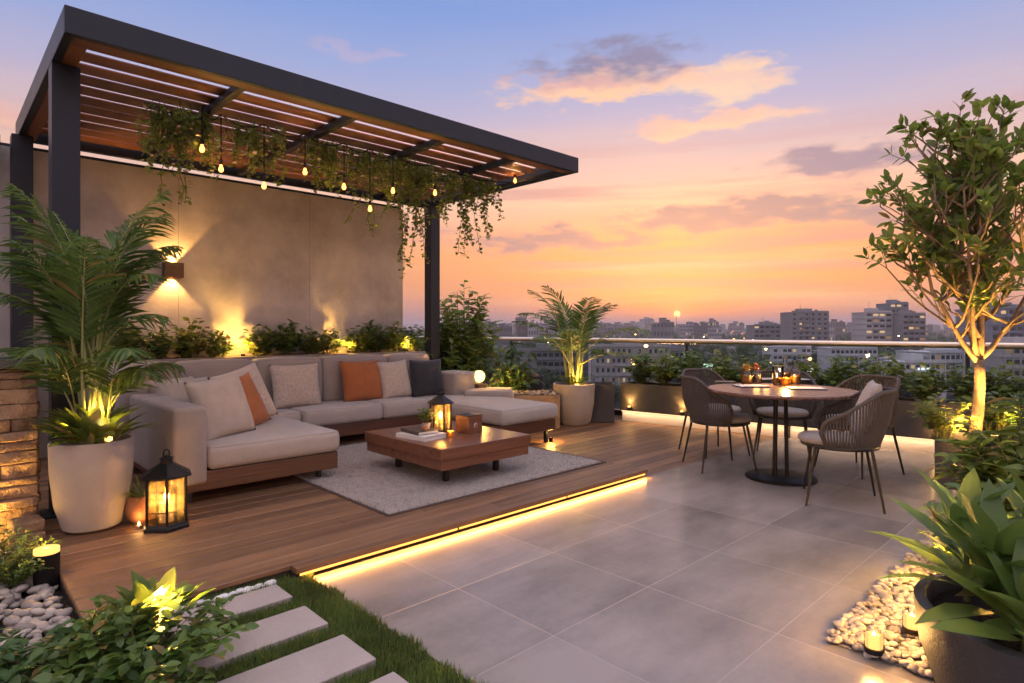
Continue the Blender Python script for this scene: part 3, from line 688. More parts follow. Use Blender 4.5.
o = MB().blob((2.95,4.12,zt+.085), .024, 3, .1, 2).build('fruit', 'terra', smooth=True); tag(o, 'small orange fruit on top of the dark book', 'fruit')
r = thing('wooden_box', 'dark wooden cube box with a carved mark beside the lantern', 'box', (3.42,4.12,zt), .05)
MB().rbox((0,0,.075), (.165,.165,.15), r=.004, seg=2).build('body', 'tablewood', r)
MB().rbox((0,0,.153), (.169,.169,.008), r=.002, seg=1).build('lid', 'chairmetal', r)
k_ = MB()
for (x0, z0, x1, z1) in ((-.015,.04,-.01,.09),(-.012,.065,.018,.09),(-.012,.065,.02,.045),(.0,.072,.022,.07)): k_.tube([(x0,-.0835,z0+.01),(x1,-.0835,z1)], .0025, 4)
k_.build('carved_mark', 'paper', r)
r = thing('tealight', 'small glowing glass tealight in front of the table lantern', 'candle', (3.15,4.04,zt)); MB().lathe([(.026,0),(.03,.05),(.027,.05),(.024,.006)], 16).build('glass_cup', 'amber', r, smooth=2); MB().lathe([(0,.02),(.006,.03),(0,.045)], 8).build('flame', 'flame', r); point(r, (0,0,.045), .5, .01)

# ------------------------------------------------------------------ left side: pillar, palm, pots, bollard, bushes
pl_ = thing('stone_pillar', 'low stacked stone pillar with a dark cap, lit warm at its foot, at the left edge', 'stone pillar', (.10,5.0,0))
MB().bx(-.38,.355,-.22,.22,0,1.05).build('core', 'soil', pl_)
st_ = MB(); z = .0; rr = random.Random(5)
while z < 1.04:
    h = rr.choice([.045,.06,.075,.09]); h = min(h, 1.05-z)
    x = -.40
    while x < .37:
        w_ = rr.uniform(.22,.62); x1 = min(x+w_, .375)
        if .375-x1 < .07: x1 = .375
        dp = rr.uniform(0,.035)
        st_.rbox(((x+x1)/2,-.245-dp/2,z+h/2), (x1-x-.004,.05+dp,h-.005), r=.007, seg=2, puff=.005, sub=7)
        x = x1+.001
    y = -.20
    while y < .22:
        y1 = min(y+rr.uniform(.12,.25), .22); dp = rr.uniform(0,.02); st_.rbox((.37+dp/2-.01,(y+y1)/2,z+h/2), (.04+dp,y1-y-.004,h-.005), r=.008, seg=2, puff=.004, sub=2); y = y1+.001
    z += h
bm = None
for i, v in enumerate(st_.v):
    q = Vector(v); n_ = noise.noise(q*Vector((14,14,30)).x*.0+Vector((q.x*16,q.y*16,q.z*34))); st_.v[i] = (q.x, q.y-abs(n_)*.03, q.z)
st_.build('stone_facing', 'stone', pl_, smooth=2)
MB().rbox((-.01,-.02,1.085), (.86,.56,.06), r=.008, seg=2).build('cap', 'cap', pl_)
for (x, y, z, s, lb) in ((.40,4.60,.05,(.17,.20,.09),'rough stone block at the foot of the stone pillar, lowest of two'),(.41,4.61,.13,(.15,.17,.065),'rough stone block stacked on another at the foot of the pillar')):
    tag(MB().rbox((x,y,z), s, r=.012, seg=2, rot=.1, puff=.01, sub=3).build('stone_block', 'stone', loc=(x,y,z-s[2]/2)), lb, 'stone block')
uplight('garden_spotlight', 'bright little spotlight glowing at the foot of the stone pillar', (.20,4.62,.03), (.16,4.76,.5), 5, 110, glow=1.1)
# palm
pm = thing('potted_palm', 'tall areca palm in a large beige concrete pot beside the stone pillar', 'potted palm', (.725,4.53,DZ))
MB().lathe([(.125,0),(.155,.02),(.195,.16),(.217,.36),(.222,.54),(.217,.55),(.203,.55),(.20,.50),(.02,.49)], 48).build('pot', 'concrete', pm, smooth=2)
MB().lathe([(.201,.495),(.1,.51),(0,.51)], 24).build('soil', 'soil', pm)
rr = random.Random(12); st = MB(); lf = MB(); tr = MB()
cfg = [(-.15,1.30,.80,1.75),(.2,1.22,.74,1.7),(-.75,1.2,.78,1.7),(.75,1.32,.9,1.5),(2.4,1.35,.95,1.2),(3.0,1.3,1.0,1.4),(-2.6,1.3,.9,1.4),(-1.4,1.2,.75,1.7),(1.6,1.45,1.15,.9),(-2.1,1.42,1.0,1.0),(2.9,1.48,1.15,.8),(.3,1.0,.62,1.5),(-.45,.95,.62,1.5),(3.6,1.2,.95,1.3),(-3.3,1.0,.8,1.3),(.1,1.45,1.0,1.3),(2.0,1.25,.9,1.4),(2.7,1.4,1.15,1.0),(3.3,1.42,1.15,1.1),(1.1,1.38,1.05,1.2),(-1.8,1.38,.95,1.2),(2.6,1.05,.8,1.3),(.5,1.48,1.15,1.0),(-.9,1.42,.95,1.3)]
for (a, lift, L, arch) in cfg:
    b = a - .76   # image-right lies at about -44 degrees
    q = Vector((rr.uniform(-.10,.10), rr.uniform(-.10,.10), .5)); hh = rr.uniform(.36,.66) if lift > 1.2 else rr.uniform(.15,.35)
    top = q + Vector((math.cos(b)*.06, math.sin(b)*.06, hh))
    tr.tube([q, q.lerp(top,.5)+Vector((.01,0,0)), top], [.017,.014,.011], 7)
    frond(lf, st, top, b, L, lift, arch, 30, .28, .027, .28, rr, .16)
tr.build('canes', 'palmstem', pm, smooth=True); st.build('rachis', 'palmstem', pm); lf.build('fronds', 'leaf_palm', pm, smooth=True)
for o in pm.children:
    if o.name.split('.')[0] in ('fronds','rachis','canes'): o.scale = (.80,.80,1.03)
def rosette(rad, h, n, L, Wd, seed=0, rise=.6, curl=.35):
    rr = random.Random(seed); lf = MB(); st = MB()
    for i in range(n):
        a = rr.uniform(0,2*PI); q = rr.random(); p = Vector((math.cos(a)*rad*q*.6, math.sin(a)*rad*q*.6, 0)); el = rise + (1-q)*.6 + rr.uniform(-.2,.2)
        d = Vector((math.cos(a)*math.cos(el), math.sin(a)*math.cos(el), math.sin(el))); b = p + d*h*rr.uniform(.3,.6); st.tube([p, b], .004, 4, False)
        lf.leaf(b, d, (-math.cos(a)*.6+rr.uniform(-.3,.3), -math.sin(a)*.6+rr.uniform(-.3,.3), 1), L*rr.uniform(.7,1.1), Wd*rr.uniform(.8,1.1), curl*rr.uniform(.5,1.6), .25, 3)
    return st, lf
st, lf = rosette(.19, .20, 95, .22, .072, 3, .75, .45)
o = lf.build('undergrowth', 'leaf_lime', pm, smooth=True); o.location = (0,0,.50)
for a, pw in ((-.9,15),(2.2,9)): 
    spot(pm, (.10*math.cos(a),.10*math.sin(a),.56), (.0,.02,1.6), pw, 110, .7, .02, (1,.62,.15))
point(pm, (.02,-.12,.74), .9, .03, (1,.62,.15))
MB().lathe([(0,0),(.02,.01),(.02,.03),(0,.032)], 12, (.07,-.09,.535)).build('spotlight_lens', 'lamp', pm)
# terracotta pot
r = thing('potted_plant', 'small spiky plant in a round terracotta pot between the big pot and the lantern', 'potted plant', (.975,4.43,DZ))
MB().lathe([(.05,0),(.085,.04),(.098,.10),(.085,.16),(.075,.175),(.068,.17),(.066,.15),(0,.15)], 28).build('pot', 'terra', r, smooth=2)
st, lf = rosette(.06, .02, 46, .20, .016, 6, .5, .3); lf.build('foliage', 'leaf_lime', r, smooth=True).location.z = .15
tg = thing('tealight', 'tiny tealight glowing against the terracotta pot', 'candle', (.93,4.31,DZ)); MB().lathe([(.018,0),(.018,.02),(.0,.02)], 12).build('cup', 'steel', tg); MB().lathe([(0,.02),(.006,.03),(0,.045)], 8).build('flame', 'flame', tg); point(tg, (0,0,.06), .12, .01)
# bollard
r = thing('bollard_light', 'short black round bollard light with a glowing top at the deck corner', 'bollard light', (.42,3.82,-.01))
MB().lathe([(.055,0),(.055,.181)], 28).build('body', 'black', r, smooth=2)
MB().lathe([(.0545,.182),(.0545,.205)], 28).build('collar', 'lampsoft', r, smooth=2)
MB().lathe([(.052,.203),(0,.206)], 28).build('diffuser', 'lamp', r)
point(r, (0,0,.25), 1.2, .04)
# fine shrub left
bush('shrub', 'fine leaved round shrub at the left edge in front of the stone pillar', 'shrub', tuple(P(6,592,-.01)), .24, .32, 90, 22, .028, .014, 'leaf', seed=31, seg=1)
# pale pebble region bush foreground (big one with glowing heart)
fb = bush('bush', 'large leafy bush at the lower left with a hidden glowing light', 'bush', (.52,2.52,0), .40, .30, 85, 17, .060, .034, 'leaf', seed=41, seg=3)
bush('bush', 'low dark leafy bush filling the bottom left corner', 'bush', (.20,2.72,0), .34, .20, 60, 15, .055, .032, 'leaf_dark', seed=42, seg=2)
bush('bush', 'leafy bush at the bottom edge beside the second paving slab', 'bush', (.46,2.2,0), .28, .16, 45, 14, .052, .03, 'leaf', seed=43, seg=2)
r = thing('broadleaf_plant', 'broad leaved plant rising above the glowing light in the lower left bush', 'plant', (.60,2.66,.12))
st, lf = rosette(.12, .16, 34, .15, .065, 8, .75, .3); st.build('stems', 'stem', r); lf.build('foliage', 'leaf_lime', r, smooth=True)
uplight('garden_spotlight', 'bright garden spotlight hidden inside the lower left bush', (.64,2.60,.17), (.64,2.66,1.0), 6, 140, glow=4.5)

# ------------------------------------------------------------------ right rear corner: globe lamp, shrubs, low stone planter
bush('tall_shrub', 'tall light green shrub with loose leaves behind the right end of the sofa', 'shrub', tuple(PD(462,9.3,.15)), .66, 1.80, 80, 22, .17, .085, 'leaf_lime', seed=51, seg=2, r0=.25, spread=1.0)
bush('tall_shrub', 'dense dark green bush behind the pergola post and the sofa arm', 'shrub', tuple(PD(448,8.9,.05)), .55, 1.35, 70, 20, .15, .075, 'leaf', seed=52, seg=2, r0=.3)
bush('leafy_plant', 'dark leafy plant with hanging leaves between the tall shrub and the palm', 'plant', tuple(PD(512,8.6,.2)), .52, .82, 40, 16, .15, .065, 'leaf_dark', seed=53, seg=3, droop=.5)
bush('leafy_plant', 'small low plant on the gravel beside the second palm pot', 'plant', tuple(PD(494,8.1,.3)), .22, .30, 24, 12, .08, .04, 'leaf', seed=54, seg=2)
gl = thing('globe_lamp', 'glowing white globe lamp on a dark square post behind the sofa arm', 'lamp', tuple(PD(479,7.9,0)))
MB().rbox((0,0,.29), (.15,.15,.58), r=.01, seg=2).build('post', 'sofabase', gl)
MB().lathe([(0,-.08),(.04,-.07),(.07,-.04),(.08,0),(.07,.04),(.04,.07),(0,.08)], 24, (0,0,.67)).build('globe', emit('globe_glow', (1,.58,.20), 4), gl, smooth=True)
point(gl, (0,0,.67), 24, .09)
spot(gl, (-.1,.1,.6), (-.25,1.2,1.6), 26, 110, .8, .05)  # added spot without a fixture of its own, brightens the shrubs behind
lp = thing('stone_planter', 'low rectangular rough stone planter filled with pebbles beside the chaise', 'planter', tuple(PD(530,8.0,0)), rd(-40))
MB().rbox((0,0,.22), (.72,.55,.44), r=.02, seg=2).build('trough', 'stone', lp); MB().bx(-.33,.33,-.25,.25,.44,.443).build('soil', 'soil', lp)
q_ = MB(); rr = random.Random(9)
for k in range(110): q_.blob((rr.uniform(-.32,.32), rr.uniform(-.24,.24), .452), rr.uniform(.015,.028), k, .2, 1, (1.2,.9,.6))
o = q_.build('pebbles', 'pebble', lp, smooth=True); o['kind'] = 'stuff'
lob = thing('low_bench', 'low taupe upholstered block behind the right armrest of the sofa', 'ottoman', tuple(PD(489,7.75,0)), rd(-42))
MB().rbox((0,0,.27), (.62,.5,.50), r=.035, seg=3, puff=.01, sub=2).build('cushion', 'fabric', lob, smooth=True); MB().bx(-.27,.27,-.2,.2,0,.03).build('base', 'frame', lob)
r = thing('plant_pot', 'small dark round pot behind the low stone planter', 'pot', tuple(PD(531,8.7,0))); MB().lathe([(.12,0),(.18,.2),(.19,.62),(.165,.62),(.16,.56),(0,.56)], 24).build('pot', 'darkpot', r, smooth=2); MB().blob((0,0,.60), .14, 4, .3, 2, (1,1,.5)).build('mound', 'stone', r, smooth=True)
uplight('garden_spotlight', 'tiny spotlight on the gravel left of the palm pot', tuple(PD(507,8.05,.46)), tuple(PD(507,8.4,.9)), 3, 120, glow=1.2)
uplight('garden_spotlight', 'tiny floor spotlight under the right chaise', tuple(PD(551,6.95,.0)), tuple(PD(551,7.2,.5)), 1.6, 130, glow=1.2)
# second palm
p2 = thing('potted_palm', 'feathery palm in a pale tapered pot in front of the glass railing', 'potted palm', tuple(PD(574,8.25,0)))
MB().lathe([(.19,0),(.225,.03),(.27,.28),(.285,.54),(.275,.55),(.255,.55),(.25,.5),(0,.5)], 6 if False else 40).build('pot', 'concrete', p2, smooth=2)
MB().lathe([(.252,.505),(0,.52)], 20).build('soil', 'soil', p2)
rr = random.Random(77); st = MB(); lf = MB(); tr = MB()
for i in range(16):
    a = -0.76 + i*2.39996 + rr.uniform(-.2,.2); q = Vector((math.cos(a)*rr.uniform(.01,.08), math.sin(a)*rr.uniform(.01,.08), .5)); top = q+Vector((math.cos(a)*.07+rr.uniform(-.03,.03),math.sin(a)*.07,rr.uniform(.25,.62)))
    tr.tube([q, q.lerp(top,.5)+Vector((rr.uniform(-.015,.015),0,0)), top], [.017,.013,.010], 7); frond(lf, st, top, a, rr.uniform(.85,1.08), [1.5,.75,1.25,1.0,1.4,.55][i%6]+rr.uniform(-.1,.1), rr.uniform(1.0,1.35), 26, .25, .026, .5, rr, .18)
tr.build('canes', 'palmstem', p2, smooth=True); st.build('rachis', 'palmstem', p2); lf.build('fronds', 'leaf_palm', p2, smooth=True)
st, lf = foliage(.24, .22, 24, 10, .08, .04, seed=61); lf.build('undergrowth', 'leaf_lime', p2, smooth=True).location.z = .5
spot(p2, (-.12,-.16,.56), (.02,.02,1.5), 7, 100, .8, .02, (1,.62,.15)); point(p2, (-.10,-.18,.66), 1.6, .02, (1,.62,.15))
MB().lathe([(0,0),(.025,.01),(.025,.03),(0,.032)], 12, (-.14,-.17,.53)).build('spotlight_lens', 'lamp', p2)
bx2 = thing('planter_box', 'narrow grey planter box standing just right of the palm pot', 'planter', tuple(PD(596,8.55,0)), rd(-52)); MB().rbox((0,0,.26), (.5,.4,.52), r=.006, seg=2).build('box', 'planter', bx2); MB().bx(-.23,.23,-.18,.18,.521,.524).build('soil', 'soil', bx2)

# ------------------------------------------------------------------ parapet: railing, planters
A = Vector((7.03,4.65,0)); dirp = Vector((.4,-3.02,0)).normalized(); nrm = Vector((-dirp.y, dirp.x, 0))   # nrm points away (+x)
pang = math.atan2(dirp.y, dirp.x)
def along(s, off=0, z=0): return A + dirp*s + nrm*off + Vector((0,0,z))
rl = thing('glass_railing', 'frameless glass balustrade with a round metal handrail along the terrace edge', 'glass railing', tuple(along(0,.52,0)), pang)
MB().tube([(-6.2,0,1.115),(5.6,0,1.115)], .034, 14).build('handrail', 'steel', rl, smooth=2)
for s in (-5.96,-2.83,.30,3.43):
    MB().box((s,.03,.55), (.04,.035,1.10)).build('post', 'frame', rl)
ss = [-6.2,-5.96,-4.4,-2.83,-1.26,.30,1.87,3.43,5.0,5.6]
for a, b in zip(ss[:-1], ss[1:]): MB().bx(a+.03,b-.03,-.006,.006,.08,1.08).build('glass_pane', 'railglass', rl)
MB().bx(-6.2,5.6,-.04,.06,-.25,.075).build('base_channel', 'frame', rl)
struct(MB().bx(-6.2,5.6,-.45,.50,-.3,-.003).build('parapet_base', 'plinth')); o = bpy.data.objects['parapet_base']; o.location = along(0,.52,0); o.rotation_euler = (0,0,pang)
pi = 0
plab = ['long grey planter box between the palm pot and the dining chairs', 'grey planter box behind the dining table', 'grey planter box right of the dining chairs', 'far right grey planter box behind the big tree']
for (a, b) in ((.05-.0,1.75),(1.77,3.2),(3.22,4.55),(4.57,5.6)):
    a -= .5 if a < 1 else 0
    pb = thing('planter_box', plab[pi], 'planter', tuple(along((a+b)/2,.22,0)), pang, 'planter boxes along the railing'); hl = (b-a)/2-.003
    MB().bx(-hl,hl,-.16,.17,0,.15).build('plinth', 'plinth', pb)
    m = MB(); m.bx(-hl,hl,-.22,-.18,.153,.53); m.bx(-hl,hl,.16,.20,.153,.53); m.bx(-hl,-hl+.04,-.179,.159,.153,.53); m.bx(hl-.04,hl,-.179,.159,.153,.53); m.build('box', 'planter', pb)
    MB().bx(-hl+.04,hl-.04,-.179,.159,.30,.49).build('soil', 'soil', pb)
    MB().bx(-hl+.02,hl-.02,-.215,-.200,.138,.150).build('led_strip', emit('plinth_led_%d' % pi, (1,.62,.32), 1.6), pb)
    l = bpy.data.lights.new('strip_light', 'AREA'); l.shape = 'RECTANGLE'; l.size = 2*hl; l.size_y = .02; l.energy = 3.6*hl; l.color = (1,.66,.38)
    o = bpy.data.objects.new('strip_light', l); COL.objects.link(o); o.parent = pb; o.location = (0,-.205,.135); o.rotation_euler = (rd(12),0,0)
    pi += 1
slab_ = ['second palm pot', 'left dining chair', 'dining table', 'right dining chairs', 'big tree']
for i, s in enumerate([-.25,.12,.5,.86,1.2,1.52,1.9,2.3,2.7,3.1,3.45,3.75,4.05,4.35,4.7,5.0,5.35]):
    p = along(s, .22+R.uniform(-.05,.05), .47); px = 512+F*(p.x*SH-p.y*CH)/(p.x*CH+p.y*SH)
    near = 'right of the second palm pot' if px < 640 else 'left of the dining chairs' if px < 700 else 'behind the dining table' if px < 850 else 'right of the dining chairs' if px < 960 else 'behind the trunk of the big tree'
    lab = '%s green plant in the railing planters, %s' % (['Bushy','Pointed leaf','Spreading','Dark','Rounded','Tall'][i % 6].lower(), near)
    place_shrub([0,1,0,1,3][i % 5], tuple(p), R.uniform(0,6), lab, R.uniform(1.05,1.35), 'plants in the railing planters')
for (px, py, lb, w_) in ((630,405,'small warm spotlight on the front of the planter right of the palm pot',9),(683,411,'small warm spotlight on the planter just left of the dining chairs',9),(937,432,'small warm spotlight on the planter left of the big tree',9)):
    # find point on planter front plane
    k = (px-512)/F; best = min((abs((along(s).x*SH-along(s).y*CH)/(along(s).x*CH+along(s).y*SH)-k), s) for s in [i*.01 for i in range(-50,560)])[1]
    p = along(best, -.03, .16)
    r = thing('planter_spotlight', lb, 'spotlight', tuple(p), pang, 'spotlights on the planter fronts')
    MB().lathe([(.022,0),(.026,.02),(.026,.05),(.02,.05),(.018,.03)], 14).build('housing', 'black', r)
    MB().lathe([(0,.03),(.022,.052),(0,.075)], 12).build('lens', 'lamp', r)
    spot(r, (0,-.01,.07), (0,.02,.6), 5, 110, .8, .02); point(r, (0,-.035,.085), .45, .02)

# ------------------------------------------------------------------ dining set
TX, TY = 5.32, 2.19
dt = thing('dining_table', 'round dark wood dining table on a slim black pedestal', 'dining table', (TX,TY,0))
MB().lathe([(.592,.740),(.607,.748),(.61,.760),(.603,.770),(0,.770)], 72).build('tabletop', 'roundwood', dt, smooth=2)
MB().lathe([(.29,0),(.29,.014),(.282,.02),(0,.02)], 48).build('base', 'black', dt, smooth=2)
for (x, y) in ((.045,-.035),(-.045,.03),(.0,.055)): MB().tube([(x,y,.018),(x*.8,y*.8,.742)], .017, 12).build('column', 'black', dt, smooth=2)
MB().lathe([(.16,.726),(.16,.739)], 32).build('mount_plate', 'black', dt)

def chair(label, loc, rot, TMD=112):
    r = thing('dining_chair', label, 'chair', loc, rot, 'woven dining chairs around the round table')
    zr = .43
    def ring(th, rx=.255, ry=.265): return Vector((-rx*math.cos(th), ry*math.sin(th), zr))
    TM = rd(TMD)
    def rim(th):
        t = abs(th)/TM; s = max(0, (t-.30)/.70); hh = .845 - .20*(s*s*(3-2*s)) - (.0 if t < .93 else (t-.93)*.5)
        k = 1.10+.16*(1-t)
        return Vector((-.285*k*math.cos(th), .30*(1.02)*math.sin(th)*(1.0 if t < .6 else 1.0), hh))
    N = 60; ropes = MB()
    for i in range(N+1):
        th = -TM + 2*TM*i/N; a, b = ring(th), rim(th); m1 = a.lerp(b,.5)+Vector((-math.cos(th)*.022, math.sin(th)*.022, 0))
        ropes.tube([a, m1, b], .0066, 5, False)
    ropes.build('woven_back', 'rope', r, smooth=True)
    pts = [rim(-TM+2*TM*i/40) for i in range(41)]
    e0, e1 = ring(-TM), ring(TM)
    full = [e0+Vector((.0,0,0)), e0.lerp(pts[0],.6)+Vector((.03,0,0))] + pts + [e1.lerp(pts[-1],.6)+Vector((.03,0,0)), e1]
    MB().tube(full, .015, 8).build('rim', 'rope', r, smooth=True)
    MB().tube([ring(2*PI*i/36) for i in range(37)], .014, 8, False).build('seat_frame', 'chairmetal', r, smooth=True)
    MB().lathe([(.245,.0),(.25,.01),(0,.012)], 36, (0,0,zr-.01)).build('seat', 'rope', r)
    prof = [(.0,.0),(.225,.0),(.243,.018),(.245,.035),(.23,.052),(.15,.064),(0,.068)]
    MB().lathe(prof, 36, (0.04,0,zr+.006)).build('seat_cushion', 'cushgrey', r, smooth=True)
    for (x, y) in ((.17,.20),(.17,-.20),(-.19,.19),(-.19,-.19)):
        MB().tube([(x,y,zr),(x*1.38,y*1.30,0)], [.0125,.008], 10).build('leg', 'chairmetal', r, smooth=2)
    return r
c0 = chair('woven dining chair at the left, its back to the sofa and grey seat showing', (5.33,2.76,0), rd(-40), 84)
c1 = None
def face(loc, off=0): return math.atan2(TY-loc[1], TX-loc[0]) + off
for lab, loc, off in (('woven chair at the front right of the dining table with a pale knit cushion', (4.95,1.60,0), .95),
                      ('pale backed chair behind the left dining chair, beside the railing planters', (5.90,3.12,0), .1),
                      ('woven chair at the far side of the table, seen under the tabletop', (6.16,2.52,0), 0),
                      ('dark woven chair behind the right side of the dining table', (6.10,1.82,0), 0)):
    if 'pale backed' in lab: dup(c0, loc, face(loc, off), lab)
    elif c1 is None: c1 = chair(lab, loc, face(loc, off))
    else: dup(c1, loc, face(loc, off), lab)
fc = face((4.95,1.60,0), .95)
pillow('pale knit cushion leaning in the front right dining chair', 'knit', (4.95-math.cos(fc)*.17, 1.60-math.sin(fc)*.17, .70), .40,.40,.11, fc, rd(-20), sd=11)
o = bpy.data.objects['cushion.009'] if 'cushion.009' in bpy.data.objects else None
if o: o['group'] = ''; del o['group']

# table items
def at(px, py, z=.771): return tuple(P(px, py, z))
def jar(label, px, py, flower):
    r = thing('jar', label, 'jar', at(px,py)); r.scale = (1.2,1.2,1.25)
    MB().lathe([(.035,0),(.04,.01),(.04,.085),(.033,.10),(.033,.115)], 20).build('glass', 'tableglass', r, smooth=2)
    MB().lathe([(.0,.004),(.034,.005),(.036,.07),(0,.072)], 18).build('drink', 'amber' if flower else 'dark', r, smooth=2)
    st, lf = foliage(.05,.07,10,6,.03,.022,seed=int(px)); lf.build('garnish', M('garnish%d' % px, (.55,.30,.05) if flower else (.42,.12,.03), rough=.6), r).location.z = .08
    point(r, (0,-.08,.05), .12, .03)  # added light beside the jar, no lamp there; makes the drink glow
jar('left glass jar of amber drink with a yellow flower garnish', 746.5, 384.5, True)
jar('dark drink jar with reddish garnish beside the amber jar', 756.5, 383, False)
def carafe(label, px, py, h, cup=False):
    r = thing('carafe', label, 'carafe', at(px,py), 0, 'amber glass vessels on the dining table'); r.scale = (1.15,1.15,1.25)
    MB().lathe([(.036,0),(.045,.02),(.045,h*.45),(.02,h*.75),(.017,h*.92),(.022,h)] if not cup else [(.036,0),(.042,.01),(.044,h)], 24).build('glass', 'tableglass', r, smooth=2)
    MB().lathe([(0,.004),(.040,.01),(.041,h*.38),(0,h*.40)], 20).build('drink', 'amber', r, smooth=2)
    return r
carafe('tall tumbler of amber drink on the left of the table candle', 778, 384.5, .14, True)
carafe('slim necked carafe behind the glowing table candle', 785, 382, .19)
carafe('slim necked carafe right of the glowing table candle', 795, 384, .18)
r = thing('candle_holder', 'glowing amber glass candle in the middle of the dining table', 'candle', at(786,386)); MB().lathe([(.032,0),(.038,.01),(.04,.075),(.037,.075),(.034,.012)], 20).build('glass_cup', 'amber', r, smooth=2)
MB().lathe([(0,.02),(.018,.03),(.012,.055),(0,.085)], 10).build('flame', 'lamp', r); point(r, (0,0,.12), 4.0, .02)
for lb, px, py, s, m in (('dark slate coaster at the left edge of the dining table', 725,382.5,(.18,.13,.012),'dark'),('open pale menu in front of the left jars', 751,386.5,(.27,.19,.006),'paper'),('pale menu behind the glass carafes', 765,379.5,(.28,.18,.006),'ceramic'),('pale menu card at the front right of the dining table', 806,388.8,(.30,.19,.006),'paper'),('white napkin at the far right of the carafes', 805,380,(.16,.14,.006),'paper')):
    q = P(px,py,.771); r = thing('menu' if 'menu' in lb else 'coaster' if 'coaster' in lb else 'napkin', lb, 'menu' if 'menu' in lb else 'coaster' if 'coaster' in lb else 'napkin', tuple(q), rd(R.uniform(-60,-30)))
    if m == 'dark': MB().rbox((0,0,.006), s, r=.003, seg=1).build('plate', 'dark', r)
    else:
        MB().rbox((0,0,.003), s, r=.001, seg=1).build('backing', 'dark', r); MB().rbox((0,0,.0085), (s[0]*.96,s[1]*.94,.004), r=.001, seg=1).build('sheet', m, r)

# ------------------------------------------------------------------ tree, right planter, big pot, right shrubs
tb = W(4.98, 3.80, 0)
rayang = math.atan2(SH*1+(-CH)*.775, CH*1+SH*.775)
tp = thing('planter_box', 'tall dark square planter holding the small tree at the right', 'planter', tuple(W(5.0,3.99,0)), rayang)
m = MB(); hw = .36
m.bx(-hw,-hw+.04,-.40,.40,0,.46); m.bx(hw-.04,hw,-.40,.40,0,.46); m.bx(-hw+.04,hw-.04,-.40,-.36,0,.46); m.bx(-hw+.04,hw-.04,.36,.40,0,.46); m.build('box', 'planter', tp)
MB().bx(-hw+.04,hw-.04,-.36,.36,.1,.42).build('soil', 'soil', tp)
tr = thing('small_tree', 'small multi stemmed tree with uplit pale trunk in the dark planter', 'tree', (tb.x,tb.y,.42))
rr = random.Random(21); tk = MB(); cr = MB()
RT = Vector((SH,-CH,0)); FW = Vector((CH,SH,0)); UP = Vector((0,0,1))
def L3(lat, h, dep=0): return RT*lat + UP*h + FW*dep
def leaves_on(p, d, n, L=.115):
    for k in range(n):
        a = rr.uniform(0,2*PI); o_ = d.orthogonal().normalized(); o_ = Matrix.Rotation(a, 3, d) @ o_
        dd = (o_*rr.uniform(.5,1) + d*rr.uniform(.3,.9) + UP*.15).normalized(); s = rr.uniform(.7,1.15)
        cr.leaf(p + rv_(rr,.015), dd, UP+rv_(rr,.7), L*s, L*.43*s, .12, .22, 3)
def rv_(q, s): return Vector((q.uniform(-s,s),q.uniform(-s,s),q.uniform(-s,s)))
def grow(pts, r0, r1, lev, leafy=.3):
    tk.tube(pts, [r0+(r1-r0)*i/(len(pts)-1) for i in range(len(pts))], 9 if lev == 0 else 6 if lev == 1 else 4, True)
def curve(a, b, bow, n=7, jit=.012):
    out = []
    for i in range(n+1):
        t = i/n; p = a.lerp(b,t)+bow*math.sin(PI*t)*1.0
        if 0 < i < n: p = p + rv_(rr, jit)
        out.append(p)
    return out
base = L3(0,0); fork = L3(.03,.62,0)
grow(curve(base, fork, L3(.015,0), 6, .004), .044, .038, 0)
mains = [ (L3(.02,.60), L3(-.42,1.55,.05), L3(-.05,-.05), .030), (L3(.03,.62), L3(-.12,2.15,-.08), L3(-.06,0,.05), .034), (L3(.04,.62), L3(.08,2.2,.15), L3(.05,0), .036),
          (L3(.04,.62), L3(.48,1.75,-.1), L3(.08,-.10), .030), (L3(.0,.66), L3(-.30,1.95,-.28), L3(-.03,0,-.05), .024), (L3(.05,.66), L3(.34,2.05,.3), L3(.05,-.05,.05), .026), (L3(.03,.8), L3(-.05,2.0,.35), L3(0,0,.05), .022) ]
cen = L3(-.10,1.80)
def inside(p):
    q = p-cen; a = q.dot(RT)/.90; b = q.z/.86; c = q.dot(FW)/.75; return a*a+b*b+c*c < 1
for (a, b, bow, rad) in mains:
    pts = curve(a, b, bow, 9); grow(pts, rad*.78, rad*.27, 0)
    for k in range(14):
        i = rr.randint(2, 9); p = pts[i]; az = rr.uniform(0,2*PI); d = (RT*math.cos(az)+FW*math.sin(az))*1.0+UP*rr.uniform(.5,1.7); d.normalize(); ln = rr.uniform(.35,.85)
        e = p+d*ln; 
        tries = 0
        while not inside(e) and tries < 6: ln *= .8; e = p+d*ln; tries += 1
        s1 = curve(p, e, UP*-.03+rv_(rr,.03), 5); grow(s1, rad*.38, .005, 1)
        for j in range(4):
            q = s1[rr.randint(1,5)]; d2 = (d*.8+rv_(rr,.8)+UP*.6).normalized(); l2 = rr.uniform(.12,.30); e2 = q+d2*l2
            if not inside(e2) and rr.random() < .75: e2 = q+(e2-q)*.4
            s2 = curve(q, e2, UP*.01, 3, .006); grow(s2, .0045, .002, 2)
            if e2.z > 1.0 + .35*rr.random():
                for w_ in s2[1:]: leaves_on(w_, d2, 2)
                leaves_on(e2, d2, 2)
            elif rr.random() < .25: leaves_on(e2, d2, 2, .08)
tk.build('trunk', 'bark', tr, smooth=True); cr.build('crown', 'leaf_tree', tr, smooth=True)
for (la, de, lb, pw) in ((.07,-.20,'bright spotlight on the soil right in front of the tree trunk',34),(-.16,-.18,'spotlight among the leaves left of the tree trunk',18)):
    q = tb + RT*la + FW*de; uplight('garden_spotlight', lb, (q.x,q.y,.43), tuple(tb+RT*0+UP*2.2), pw, 75, glow=1.8)
